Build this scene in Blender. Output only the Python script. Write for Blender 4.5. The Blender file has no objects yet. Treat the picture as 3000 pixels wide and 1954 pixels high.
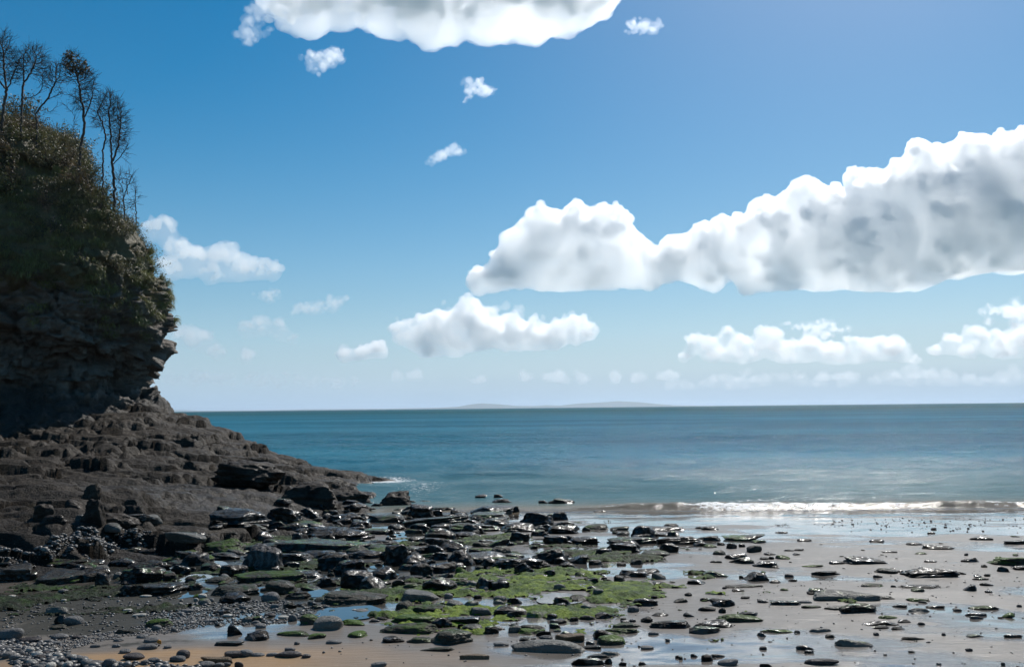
import bpy, bmesh, math, random
import numpy as np
from mathutils import Vector, Matrix

# ---------------------------------------------------------------- camera, sky, sun, exposure
SC = bpy.context.scene
COL = SC.collection
CAM_Z = 2.25                      # eye height above the sea level (z = 0)
HFOV = 58.0
PITCH, ROLL = 4.61, 0.60
SUN_EL, SUN_AZ = 43.0, 24.0       # degrees; azimuth measured from +Y towards +X

cam_data = bpy.data.cameras.new('camera')
cam_data.sensor_width = 36.0
cam_data.lens = 18.0 / math.tan(math.radians(HFOV / 2))
cam_data.clip_start, cam_data.clip_end = 0.1, 120000.0
cam = bpy.data.objects.new('camera', cam_data)
COL.objects.link(cam)
CAM_M = (Matrix.Translation((0, 0, CAM_Z)) @ Matrix.Rotation(math.radians(90 + PITCH), 4, 'X')
         @ Matrix.Rotation(math.radians(-ROLL), 4, 'Z'))
cam.matrix_world = CAM_M
SC.camera = cam

world = bpy.data.worlds.new('World')
SC.world = world
world.use_nodes = True
wn = world.node_tree
wn.nodes.clear()
w_out = wn.nodes.new('ShaderNodeOutputWorld')
w_bg = wn.nodes.new('ShaderNodeBackground')
w_sky = wn.nodes.new('ShaderNodeTexSky')
w_sky.sky_type = 'NISHITA'
w_sky.sun_disc = False
w_sky.sun_elevation = math.radians(SUN_EL)
w_sky.sun_rotation = math.radians(SUN_AZ)
w_sky.altitude = 0.0
w_sky.air_density = 1.0
w_sky.dust_density = 0.6
w_sky.ozone_density = 3.0
w_hsv = wn.nodes.new('ShaderNodeHueSaturation')
w_hsv.inputs['Hue'].default_value = 0.488
w_hsv.inputs['Saturation'].default_value = 1.66
# air light low over the horizon (the sky model leaves out multiple scattering), the same all round
w_tc = wn.nodes.new('ShaderNodeTexCoord')
w_sep = wn.nodes.new('ShaderNodeSeparateXYZ')
w_abs = wn.nodes.new('ShaderNodeMath'); w_abs.operation = 'ABSOLUTE'
w_mul = wn.nodes.new('ShaderNodeMath'); w_mul.operation = 'MULTIPLY'; w_mul.inputs[1].default_value = -8.5
w_exp = wn.nodes.new('ShaderNodeMath'); w_exp.operation = 'EXPONENT'
w_sc = wn.nodes.new('ShaderNodeMath'); w_sc.operation = 'MULTIPLY'; w_sc.inputs[1].default_value = 0.92
w_mix = wn.nodes.new('ShaderNodeMix'); w_mix.data_type = 'RGBA'
w_mix.inputs[7].default_value = (5.6, 8.4, 11.2, 1.0)
w_bg.inputs['Strength'].default_value = 0.077
L = wn.links.new
L(w_tc.outputs['Generated'], w_sep.inputs[0]); L(w_sep.outputs[2], w_abs.inputs[0]); L(w_abs.outputs[0], w_mul.inputs[0])
L(w_mul.outputs[0], w_exp.inputs[0]); L(w_exp.outputs[0], w_sc.inputs[0]); L(w_sc.outputs[0], w_mix.inputs[0])
L(w_sky.outputs[0], w_hsv.inputs['Color']); L(w_hsv.outputs[0], w_mix.inputs[6])
L(w_mix.outputs[2], w_bg.inputs['Color']); L(w_bg.outputs[0], w_out.inputs['Surface'])

sun_data = bpy.data.lights.new('sun', 'SUN')
sun_data.energy = 5.0
sun_data.angle = math.radians(0.53)
sun_data.color = (1.0, 0.96, 0.90)
sun = bpy.data.objects.new('sun', sun_data)
COL.objects.link(sun)
SUN_DIR = Vector((math.sin(math.radians(SUN_AZ)) * math.cos(math.radians(SUN_EL)),
                  math.cos(math.radians(SUN_AZ)) * math.cos(math.radians(SUN_EL)),
                  math.sin(math.radians(SUN_EL))))
sun.rotation_euler = SUN_DIR.to_track_quat('Z', 'Y').to_euler()
sun.location = (10, -10, 40)

SC.view_settings.view_transform = 'Standard'
SC.view_settings.look = 'None'
SC.view_settings.gamma = 1.0
SC.view_settings.exposure = 0.0
SC.view_settings.use_curve_mapping = False
SC.cycles.use_denoising = True
SC.cycles.max_bounces = 40
SC.cycles.diffuse_bounces = 3
SC.cycles.glossy_bounces = 3
SC.cycles.transmission_bounces = 3
SC.cycles.volume_bounces = 24
SC.cycles.transparent_max_bounces = 24
SC.cycles.sample_clamp_indirect = 6.0
SC.cycles.caustics_reflective = False
SC.cycles.caustics_refractive = False

# ---------------------------------------------------------------- numpy noise
def _hash(ix, iy, iz, seed):
    h = (ix * 374761393 + iy * 668265263 + iz * 2147483647 + seed * 1274126177) & 0xFFFFFFFF
    h = ((h ^ (h >> 13)) * 1274126177) & 0xFFFFFFFF
    h = ((h ^ (h >> 16)) * 2246822519) & 0xFFFFFFFF
    return h ^ (h >> 15)

def hash01(ix, iy=0, iz=0, seed=0):
    ix, iy, iz = (np.asarray(a, dtype=np.int64) for a in (ix, iy, iz))
    return (_hash(ix, iy, iz, seed) & 0xFFFFFF) / float(0xFFFFFF)

def noise3(p, seed=0):
    """smooth value noise in -1..1; p is (n,3)"""
    p = np.asarray(p, dtype=np.float64)
    i = np.floor(p).astype(np.int64)
    f = p - i
    u = f * f * f * (f * (f * 6 - 15) + 10)
    r = 0
    for dx in (0, 1):
        wx = u[:, 0] if dx else 1 - u[:, 0]
        for dy in (0, 1):
            wy = u[:, 1] if dy else 1 - u[:, 1]
            for dz in (0, 1):
                wz = u[:, 2] if dz else 1 - u[:, 2]
                r = r + wx * wy * wz * ((_hash(i[:, 0] + dx, i[:, 1] + dy, i[:, 2] + dz, seed) & 0xFFFF) / 32767.5 - 1)
    return r

def fbm(p, octaves=4, seed=0, gain=0.5, lac=2.03, ridged=False):
    p = np.asarray(p, dtype=np.float64)
    a, s, n = 1.0, 0.0, 0.0
    for o in range(octaves):
        v = noise3(p + o * 17.3, seed + o * 31)
        if ridged:
            v = 1 - 2 * np.abs(v)
        s = s + a * v
        n += a
        a *= gain
        p = p * lac
    return s / n

def worley(p, seed=0):
    """F1 distance"""
    p = np.asarray(p, dtype=np.float64)
    i = np.floor(p).astype(np.int64)
    best = np.full(len(p), 9.0)
    for dx in (-1, 0, 1):
        for dy in (-1, 0, 1):
            for dz in (-1, 0, 1):
                c = i + np.array((dx, dy, dz))
                d = 0
                for k in range(3):
                    d = d + (c[:, k] + (_hash(c[:, 0], c[:, 1], c[:, 2], seed + k * 7 + 1) & 0xFFFF) / 65535.0 - p[:, k]) ** 2
                best = np.minimum(best, d)
    return np.sqrt(best)

def cells(p, seed=0):
    """worley cells: random value of the nearest cell and distance to the border"""
    p = np.asarray(p, dtype=np.float64)
    i = np.floor(p).astype(np.int64)
    d1 = np.full(len(p), 9.0); d2 = np.full(len(p), 9.0); rv = np.zeros(len(p))
    for dx in (-1, 0, 1):
        for dy in (-1, 0, 1):
            for dz in (-1, 0, 1):
                c = i + np.array((dx, dy, dz))
                d = 0
                for k in range(3):
                    d = d + (c[:, k] + (_hash(c[:, 0], c[:, 1], c[:, 2], seed + k * 7 + 1) & 0xFFFF) / 65535.0 - p[:, k]) ** 2
                r = (_hash(c[:, 0], c[:, 1], c[:, 2], seed + 99) & 0xFFFF) / 65535.0
                closer = d < d1
                d2 = np.where(closer, d1, np.minimum(d2, d))
                rv = np.where(closer, r, rv)
                d1 = np.where(closer, d, d1)
    return rv, np.sqrt(d2) - np.sqrt(d1)

def sstep(a, b, x):
    t = np.clip((x - a) / (b - a), 0, 1)
    return t * t * (3 - 2 * t)

# ---------------------------------------------------------------- mesh and object helpers
def mesh_from(name, verts, faces, mat=None, smooth=True, attrs=None):
    """verts (n,3); faces: (m,3) or (m,4) array, or list of such arrays"""
    me = bpy.data.meshes.new(name)
    verts = np.asarray(verts, dtype=np.float32)
    fl = faces if isinstance(faces, list) else [faces]
    fl = [np.asarray(f, dtype=np.int32) for f in fl if len(f)]
    loops = np.concatenate([f.ravel() for f in fl])
    tot = np.concatenate([np.full(len(f), f.shape[1], dtype=np.int32) for f in fl])
    start = np.concatenate(([0], np.cumsum(tot)[:-1])).astype(np.int32)
    me.vertices.add(len(verts))
    me.vertices.foreach_set('co', verts.ravel())
    me.loops.add(len(loops))
    me.loops.foreach_set('vertex_index', loops)
    me.polygons.add(len(tot))
    me.polygons.foreach_set('loop_start', start)
    me.polygons.foreach_set('loop_total', tot)
    me.update(calc_edges=True)
    me.polygons.foreach_set('use_smooth', np.full(len(tot), bool(smooth)))
    if attrs:
        for k, v in attrs.items():
            a = me.attributes.new(k, 'FLOAT', 'POINT')
            a.data.foreach_set('value', np.asarray(v, dtype=np.float32))
    if mat is not None:
        me.materials.append(mat)
    me.validate()
    return me

def add(name, me, parent=None, loc=(0, 0, 0), rot=(0, 0, 0), scale=(1, 1, 1),
        label=None, cat=None, group=None, kind=None):
    o = bpy.data.objects.new(name, me)
    COL.objects.link(o)
    o.location, o.rotation_euler, o.scale = loc, rot, scale
    if parent is not None:
        o.parent = parent
    if label: o['label'] = label
    if cat: o['category'] = cat
    if group: o['group'] = group
    if kind: o['kind'] = kind
    return o

def grid_faces(nu, nv):
    """quads of an nv x nu vertex grid stored row by row (nu per row)"""
    i = np.arange(nv - 1)[:, None] * nu + np.arange(nu - 1)[None, :]
    return np.stack([i, i + 1, i + 1 + nu, i + nu], -1).reshape(-1, 4)

_ico = {}
def ico(sub):
    if sub not in _ico:
        bm = bmesh.new()
        bmesh.ops.create_icosphere(bm, subdivisions=sub, radius=1.0)
        v = np.array([x.co[:] for x in bm.verts])
        f = np.array([[x.index for x in q.verts] for q in bm.faces])
        bm.free()
        _ico[sub] = (v, f)
    return _ico[sub]

def mesh_arrays(me):
    v = np.empty(len(me.vertices) * 3, dtype=np.float32)
    me.vertices.foreach_get('co', v)
    n = np.empty(len(me.vertices) * 3, dtype=np.float32)
    me.vertices.foreach_get('normal', n)
    return v.reshape(-1, 3).astype(np.float64), n.reshape(-1, 3).astype(np.float64)

# ---------------------------------------------------------------- a point on a picture ray -> place in the world
PXF = 1500.0 / math.tan(math.radians(HFOV / 2))
CR = np.array(CAM_M.to_3x3())
CO = np.array((0, 0, CAM_Z))
def ray(px, py):
    d = CR @ np.array(((px - 1500.0) / PXF, -(py - 977.0) / PXF, -1.0))
    return d / d[1]                      # per metre of y
def at_depth(px, py, y):
    return CO + ray(px, py) * y

# ---------------------------------------------------------------- node helpers
class NT:
    def __init__(self, name):
        self.m = bpy.data.materials.new(name)
        self.m.use_nodes = True
        self.t = self.m.node_tree
        self.t.nodes.clear()
        self.out = self.t.nodes.new('ShaderNodeOutputMaterial')
    def n(self, kind, **kw):
        x = self.t.nodes.new('ShaderNode' + kind)
        ins = kw.pop('ins', {})
        for k, v in kw.items():
            setattr(x, k, v)
        for k, v in ins.items():
            self.set(x.inputs[k], v)
        return x
    def set(self, sock, v):
        if isinstance(v, bpy.types.NodeSocket):
            self.t.links.new(v, sock)
        elif isinstance(v, bpy.types.Node):
            self.t.links.new(v.outputs[0], sock)
        else:
            if sock.type == 'RGBA' and len(v) == 3:
                v = (*v, 1.0)
            sock.default_value = v
    def math(self, op, a, b=0.0, c=0.0, clamp=False):
        x = self.t.nodes.new('ShaderNodeMath')
        x.operation = op
        x.use_clamp = clamp
        for i, v in enumerate((a, b, c)):
            self.set(x.inputs[i], v)
        return x.outputs[0]
    def mix(self, fac, a, b, blend='MIX'):
        x = self.t.nodes.new('ShaderNodeMix')
        x.data_type = 'RGBA'
        x.blend_type = blend
        self.set(x.inputs[0], fac); self.set(x.inputs[6], a); self.set(x.inputs[7], b)
        return x.outputs[2]
    def mapr(self, v, a, b, c=0.0, d=1.0):
        x = self.t.nodes.new('ShaderNodeMapRange')
        x.interpolation_type = 'SMOOTHSTEP'
        for i, q in enumerate((v, a, b, c, d)):
            self.set(x.inputs[i], q)
        return x.outputs[0]
    def noise(self, co, scale, detail=4.0, rough=0.55, dist=0.0):
        x = self.n('TexNoise', ins={'Scale': scale, 'Detail': detail, 'Roughness': rough, 'Distortion': dist})
        if co is not None: self.set(x.inputs['Vector'], co)
        return x.outputs[0]
    def attr(self, name):
        return self.n('Attribute', attribute_name=name).outputs['Fac']
    def pos(self):
        return self.n('NewGeometry').outputs['Position']
    def objc(self):
        return self.n('TexCoord').outputs['Object']
    def scale(self, co, s):
        x = self.n('Mapping'); self.set(x.inputs[0], co); x.inputs['Scale'].default_value = s
        return x.outputs[0]
    def bump(self, h, strength=0.5, dist=0.05, normal=None):
        x = self.n('Bump', ins={'Strength': strength, 'Distance': dist, 'Height': h})
        if normal is not None: self.set(x.inputs['Normal'], normal)
        return x.outputs[0]
    def surf(self, **ins):
        p = self.n('BsdfPrincipled')
        for k, v in ins.items():
            self.set(p.inputs[k.replace('_', ' ')], v)
        self.t.links.new(p.outputs[0], self.out.inputs['Surface'])
        return p

# ---------------------------------------------------------------- beach, rock shelf, sea
def P2(x, y, s):
    """2d points as noise input"""
    x, y = np.broadcast_arrays(np.asarray(x, float), np.asarray(y, float))
    return np.stack([x.ravel() / s, y.ravel() / s, np.full(x.size, 0.37)], -1)

SLOPE = 0.0350
def shore_y(x):
    x = np.asarray(x, float)
    return 19.15 - 0.03 * np.clip(x, 0, 30) - 0.0 * x

def beach0(x, y):
    u = shore_y(x) - y
    return np.where(u > 0, SLOPE * u, np.maximum(-4.0, 0.045 * u))

def beach(x, y):
    """beach0 with its low undulation"""
    sh = np.shape(x)
    w = 0.028 * fbm(P2(x, y, 2.6), 3, 11).reshape(sh) + 0.010 * fbm(P2(x, np.asarray(y) * 1.7, 0.55), 3, 12).reshape(sh)
    return beach0(x, y) + w * sstep(22, 17, np.asarray(y))

def axis(a0, a1, n):
    return np.linspace(a0, a1, n)

# sand sheet: fine in front of the camera, coarse behind and under the sea
ys = np.concatenate([np.linspace(-60, 1.5, 26)[:-1], 1.5 * (14.0 ** np.linspace(0, 1, 380)), np.linspace(21.0, 90, 60)[1:]])
ts = np.concatenate([np.linspace(-3.2, -0.9, 24)[:-1], np.linspace(-0.9, 0.9, 380), np.linspace(0.9, 3.2, 24)[1:]])
hw = np.where(ys > 4, ys, 4 + 0.3 * np.abs(ys - 4))
X = ts[None, :] * hw[:, None]
Y = np.repeat(ys[:, None], len(ts), 1)
Z = beach(X, Y)

def film_mask(x, y):
    """where a film of draining water stands on the sand: broad braided sheets"""
    sh = np.shape(x)
    a = fbm(P2(x + 0.55 * y, y * 1.9, 2.3), 5, 41, gain=0.52).reshape(sh)
    return a

film = film_mask(X, Y)

m = NT('wet_sand')
co = m.pos()
at = m.attr('film')
n1 = m.noise(m.scale(co, (1.0, 1.9, 1.0)), 5.0, 5.0, 0.6)
wet = m.mapr(m.math('ADD', at, m.math('MULTIPLY', m.math('SUBTRACT', n1, 0.5), 0.22)), -0.14, 0.14)
dry = m.attr('tan')
c1 = m.mix(m.noise(co, 3.0, 6.0, 0.6), (0.142, 0.123, 0.105), (0.184, 0.162, 0.140))
c2 = m.mix(m.noise(co, 6.0, 6.0, 0.65), (0.25, 0.160, 0.085), (0.33, 0.215, 0.12))
c = m.mix(dry, c1, c2)
mud = m.mapr(m.math('ADD', m.attr('mud'), m.math('MULTIPLY', m.math('SUBTRACT', m.noise(co, 7.0, 6.0, 0.7), 0.5), 1.0)), 0.3, 0.6)
c = m.mix(mud, c, m.mix(m.noise(co, 34.0, 5.0, 0.75), (0.018, 0.018, 0.014), (0.075, 0.068, 0.055)))
speck = m.mapr(m.noise(co, 95.0, 3.0, 0.7), 0.64, 0.72)
c = m.mix(m.math('MULTIPLY', speck, 0.55), c, (0.035, 0.032, 0.03))
rill = m.noise(m.n('Mapping', ins={'Vector': co, 'Rotation': (0, 0, 0.62), 'Scale': (1.3, 9.0, 1.0)}).outputs[0], 2.2, 5.0, 0.6)
fine = m.noise(co, 60.0, 4.0, 0.65)
dryf = m.math('SUBTRACT', 1.0, wet)
b1 = m.bump(rill, m.math('MULTIPLY', m.math('ADD', m.math('MULTIPLY', dryf, 0.6), 0.12), 0.5), 0.03)
b2 = m.bump(fine, m.math('MULTIPLY', m.math('ADD', m.math('MULTIPLY', dryf, 0.5), 0.01), 0.5), 0.008, b1)
rough = m.math('ADD', m.math('MULTIPLY', dryf, 0.27), 0.10)
rough = m.math('ADD', rough, m.math('MULTIPLY', m.math('ADD', dry, mud), 0.15))
m.surf(Base_Color=c, Roughness=rough, Specular_IOR_Level=m.math('ADD', m.math('MULTIPLY', wet, 0.3), 0.2), IOR=1.33, Normal=b2,
       Coat_Weight=m.math('MULTIPLY', wet, 0.75), Coat_Roughness=0.08, Coat_IOR=1.33)
SAND = m.m

# ochre sand shows in streaks at the foot of the shingle (left) and fades to grey along the beach
def gauss(x, y, cx, cy, sx, sy, a=0.0):
    ca, sa = math.cos(a), math.sin(a)
    u = (x - cx) * ca + (y - cy) * sa
    v = -(x - cx) * sa + (y - cy) * ca
    return np.exp(-(u / sx) ** 2 - (v / sy) ** 2)
tan = gauss(X, Y, -1.75, 6.1, 0.95, 0.5, 0.35) * 1.4 + 1.2 * gauss(X, Y, -2.4, 6.7, 1.3, 0.42, 0.3) + gauss(X, Y, -2.95, 7.1, 0.9, 0.14, 0.25) + 0.5 * gauss(X, Y, -0.4, 5.6, 1.3, 0.6)
tan = np.clip(tan + 0.35 * fbm(P2(X, Y * 2, 0.7), 4, 19).reshape(X.shape) * (tan > 0.08), 0, 1)
film = film - 0.55 * np.clip(tan, 0, 1) + 0.25 * sstep(13.5, 17.5, Y) - 0.05
mud = np.clip(gauss(X, Y, -4.3, 9.3, 2.4, 0.9, 0.1) + 0.6 * gauss(X, Y, -3.6, 8.2, 1.4, 0.35, 0.2) + 0.8 * gauss(X, Y, -2.6, 9.6, 1.5, 1.0) + 0.5 * gauss(X, Y, -3.0, 7.5, 0.9, 0.18, 0.3) + 0.9 * gauss(X, Y, -1.5, 12.5, 2.6, 1.6) + 0.7 * gauss(X, Y, -4.5, 12.0, 2, 1.6), 0, 1) * 0.95
sand_me = mesh_from('beach_sand', np.stack([X, Y, Z], -1).reshape(-1, 3), grid_faces(len(ts), len(ys)), SAND, True,
                    {'film': film.ravel(), 'tan': tan.ravel(), 'mud': mud.ravel()})
add('beach_sand', sand_me, kind='structure')

# ---------------------------------------------------------------- rock shelf at the foot of the cliff
ctrl = [(0, 1640, 11.6), (120, 1612, 12.3), (250, 1590, 13), (400, 1562, 14.2), (560, 1545, 15.4), (700, 1525, 17), (860, 1500, 19.3), (960, 1445, 23.3), (1080, 1402, 29.4),
        (0, 1560, 13), (150, 1530, 13.9), (300, 1500, 15), (480, 1490, 16.3), (640, 1470, 18), (800, 1455, 20.3),
        (0, 1440, 17), (150, 1440, 17.4), (270, 1440, 17.8), (500, 1425, 20), (700, 1420, 21.5), (860, 1412, 23.5),
        (0, 1350, 22), (250, 1350, 22.6), (500, 1370, 23.5), (650, 1378, 24.6), (850, 1378, 27), (1000, 1392, 29.3),
        (0, 1270, 29), (250, 1290, 28.6), (450, 1308, 28.3), (600, 1325, 28.2), (740, 1345, 29.5), (900, 1368, 30.0), (1000, 1383, 30.0),
        (520, 1215, 34), (640, 1255, 33), (700, 1308, 32), (-400, 1640, 12), (-400, 1440, 17.5), (-400, 1270, 29)]
cp = np.array([at_depth(*c) for c in ctrl])
extra = np.array([(-3.6, 33.0, -0.9), (-6.5, 36.0, -0.9), (-9.5, 39, -0.9), (-3.2, 27.5, -0.5), (-3.0, 30, -0.6), (-13, 42, 0.0), (-30, 40, 2.5), (-5.2, 11.0, 0.0), (-9.0, 9.5, 0.0), (-2.8, 21, -0.4)])
cp = np.vstack([cp, extra])
def _tps(r2):
    return np.where(r2 > 1e-9, 0.5 * r2 * np.log(np.maximum(r2, 1e-9)), 0.0)
_d = ((cp[:, None, :2] - cp[None, :, :2]) ** 2).sum(-1)
_n = len(cp)
_A = np.zeros((_n + 3, _n + 3))
_A[:_n, :_n] = _tps(_d) + np.eye(_n) * 0.6
_A[:_n, _n] = 1; _A[:_n, _n + 1:] = cp[:, :2]
_A[_n, :_n] = 1; _A[_n + 1:, :_n] = cp[:, :2].T
_w = np.linalg.solve(_A, np.concatenate([cp[:, 2], np.zeros(3)]))
def shelf0(x, y):
    sh = np.shape(x)
    p = np.stack([np.ravel(x), np.ravel(y)], -1)
    out = np.empty(len(p))
    for i in range(0, len(p), 60000):
        q = p[i:i + 60000]
        r2 = ((q[:, None, :] - cp[None, :, :2]) ** 2).sum(-1)
        out[i:i + 60000] = _tps(r2) @ _w[:_n] + _w[_n] + q @ _w[_n + 1:]
    return out.reshape(sh)

def ramp_zone(x, y):
    """the smooth grey ramp on the seaward half of the shelf"""
    return sstep(0.2, 0.6, gauss(x, y, -6.3, 18.9, 2.7, 2.3, 0.35) * 1.1)

def shelf(x, y):
    sh = np.shape(x)
    h = shelf0(x, y)
    x = np.asarray(x, float); y = np.asarray(y, float)
    w1 = fbm(P2(x, y * 1.6, 2.6), 4, 51).reshape(sh)
    w2 = fbm(P2(x * 0.6, y * 1.5, 0.7), 4, 52).reshape(sh)
    w3 = fbm(P2(x, y * 1.4, 0.22), 3, 53).reshape(sh)
    rz = ramp_zone(x, y)
    wx, wy = x + 0.5 * w1 + 0.18 * w2, y + 0.4 * w1 + 0.15 * w2
    ra, ea = cells(P2(wx * 0.26 + 0.10 * wy, wy * 0.75, 1.0), 57)          # big tilted slabs
    rb, eb = cells(P2(wx * 0.95, wy * 2.3, 1.0), 58)                        # broken blocks
    ra, ea, rb, eb = (q.reshape(sh) for q in (ra, ea, rb, eb))
    st = 0.42
    rc, ec = cells(P2(wx * 0.42 - 0.15 * wy, wy * 1.3, 1.0), 59)
    rc, ec = rc.reshape(sh), ec.reshape(sh)
    q = (h + 0.030 * x + 0.30 * w1 + 0.50 * (ra - 0.5) + 0.16 * (rc - 0.5) + 0.06 * (rb - 0.5) + 0.03 * w3) / st
    fl = np.floor(q); fr = q - fl
    terr = st * (sstep(0.40, 0.58, fr) - fr)
    k = 1 - 0.85 * rz
    z = h + terr * k * 0.58 + (0.16 * (ra - 0.5) + 0.14 * (rc - 0.5) + 0.045 * (rb - 0.5)) * k - 0.09 * sstep(0.08, 0.0, ec) * k
    lx = (x - 0.5 * y) * 0.0 + rc * 6.28
    z = z + k * 0.06 * (np.cos(lx) * (eb - 0.25) + np.sin(lx) * (ec - 0.25))
    z = z + rz * (0.10 * (rc - 0.5) * sstep(0.0, 0.1, ec) + 0.05 * (rb - 0.5) - 0.05 * sstep(0.25, 0.5, fbm(P2(x, y, 0.35), 3, 55).reshape(sh)))
    z = z - 0.06 * sstep(0.10, 0.0, ea) * k - 0.02 * sstep(0.12, 0.0, eb) * (0.3 + 0.7 * k)
    lay = fbm(P2(x * 0.22 + 0.1 * y, y * 1.25 + 0.12 * x, 0.8), 4, 56, ridged=True).reshape(sh)
    z = z + 0.13 * lay * (0.35 + 0.65 * k)
    z = z + 0.06 * w2 * (1 - 0.3 * rz) + 0.12 * w1 + 0.035 * w3
    return z

sy = 10.0 + 30.0 * (np.linspace(0, 1, 380) ** 1.45)
st_ = np.linspace(-0.86, -0.08, 430)
SX = st_[None, :] * sy[:, None]
SY = np.repeat(sy[:, None], len(st_), 1)
SX = np.minimum(SX, -2.4 - 0.0 * SY)
SZ = shelf(SX, SY)
rz = ramp_zone(SX, SY)

def rock_mat(name, base, alt, warm, rough=0.45, spec=0.5, bump=0.6, strata=True, wet=None, streak=None):
    m = NT(name)
    co = m.pos()
    n1 = m.noise(m.scale(co, (1, 1, 2.2)), 1.6, 7.0, 0.62)
    n2 = m.noise(co, 9.0, 6.0, 0.65)
    n3 = m.noise(co, 38.0, 4.0, 0.7)
    c = m.mix(m.mapr(n1, 0.35, 0.68), base, alt)
    c = m.mix(m.math('MULTIPLY', m.mapr(n2, 0.45, 0.75), 0.6), c, warm)
    if strata:
        s = m.noise(m.scale(co, (0.25, 0.25, 7.0)), 1.5, 5.0, 0.6)
        c = m.mix(m.mapr(s, 0.35, 0.7, 0.0, 0.6), c, tuple(0.55 * q for q in base))
    if streak is not None:
        g = m.attr('green')
        gn = m.mapr(m.math('ADD', g, m.math('MULTIPLY', m.math('SUBTRACT', n2, 0.5), 0.9)), 0.35, 0.75)
        c = m.mix(gn, c, m.mix(n3, streak, tuple(0.45 * q for q in streak)))
    r = rough if wet is None else m.mix(m.attr(wet), (rough,) * 3, (0.28,) * 3)
    rr = m.math('ADD', m.math('MULTIPLY', n2, 0.25), (rough - 0.12) if wet is None else m.math('SUBTRACT', r, 0.12))
    b = m.bump(n2, bump, 0.07)
    b = m.bump(n3, bump * 0.8, 0.02, b)
    m.surf(Base_Color=c, Roughness=rr, Specular_IOR_Level=spec, Normal=b)
    return m.m

SHELF_M = NT('shelf_rock')
m = SHELF_M
co = m.pos()
n1 = m.noise(m.scale(co, (0.6, 1.4, 2.0)), 1.5, 7.0, 0.62)
n2 = m.noise(co, 8.0, 6.0, 0.66)
n3 = m.noise(co, 40.0, 4.0, 0.7)
brown = m.mix(m.mapr(n1, 0.35, 0.66), (0.022, 0.0165, 0.012), (0.056, 0.044, 0.033))
brown = m.mix(m.mapr(n2, 0.52, 0.75, 0, 0.7), brown, (0.058, 0.046, 0.028))
grey = m.mix(m.mapr(n1, 0.35, 0.66), (0.030, 0.025, 0.020), (0.072, 0.062, 0.052))
c = m.mix(m.attr('ramp'), brown, grey)
c = m.mix(m.mapr(n3, 0.56, 0.70, 0, 0.8), c, (0.010, 0.009, 0.008))
c = m.mix(m.attr('wet'), c, m.mix(0.55, c, (0.012, 0.011, 0.011)))
rg = m.math('SUBTRACT', m.math('ADD', m.math('MULTIPLY', n2, 0.3), 0.42), m.math('MULTIPLY', m.attr('wet'), 0.25))
rg = m.math('SUBTRACT', rg, m.math('MULTIPLY', m.attr('ramp'), 0.08))
m.surf(Base_Color=c, Roughness=rg, Specular_IOR_Level=0.12, Normal=m.bump(n3, 0.7, 0.04, m.bump(n2, 0.9, 0.14)))
wetz = sstep(0.32, 0.05, SZ) * sstep(20, 25, SY) + 0.6 * sstep(0.25, 0.0, SZ - beach0(SX, SY))
shelf_me = mesh_from('rock_shelf', np.stack([SX, SY, SZ], -1).reshape(-1, 3), grid_faces(len(st_), len(sy)), SHELF_M.m, True,
                     {'ramp': rz.ravel(), 'wet': np.clip(wetz, 0, 1).ravel()})
add('rock_shelf', shelf_me, kind='structure')

def ground(x, y):
    """height of whatever one stands on"""
    x, y = np.atleast_1d(np.asarray(x, float)), np.atleast_1d(np.asarray(y, float))
    b = beach(x, y)
    s = np.where((x < -2.6) & (y > 10.2) & (y < 39), shelf(x, y), -9)
    return np.maximum(b, s)

# ---------------------------------------------------------------- the sea
def crest_y(x):
    sh = np.shape(x)
    return shore_y(x) + 1.35 + 0.35 * fbm(P2(x, np.zeros_like(x), 3.1), 3, 61).reshape(sh)

def sea_level(x, y):
    """still water + swell + the little breaker"""
    sh = np.shape(x)
    dist = y - shore_y(x)
    amp = sstep(0.0, 9.0, dist)
    fade = 1.0 / (1 + (np.maximum(y, 0) / 260.0) ** 2)
    ph = y + 1.2 * fbm(P2(x, y, 9.0), 3, 63).reshape(sh) * np.minimum(1 + y / 60, 6)
    sw = 0.065 * np.sin(ph * 1.05) + 0.06 * np.sin(ph * 0.47 + 0.05 * x + 1.0)
    ch = 0.10 * fbm(P2(x * 0.5, y, 0.9), 4, 64).reshape(sh)
    z = amp * fade * (sw + ch) + (1 - amp) * (0.014 * fbm(P2(x, y * 0.3, 1.3), 3, 60) + 0.010 * fbm(P2(x * 0.6, y, 0.4), 3, 65)).reshape(sh)
    # breaker: steep towards the beach, long back
    cy = crest_y(x)
    u = y - cy
    hgt = (0.045 + 0.12 * sstep(0.6, 3.6, x) * (0.72 + 0.5 * fbm(P2(x, 0 * x, 1.4), 3, 66).reshape(sh))) * sstep(-3.5, -0.5, x)
    ridge = np.where(u < 0, np.exp(-(u / 0.26) ** 2), np.exp(-(u / 0.85) ** 2))
    lump = 1 + 0.35 * fbm(P2(x, y, 0.22), 3, 67).reshape(sh)
    z = z + hgt * ridge * lump
    return z

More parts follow.
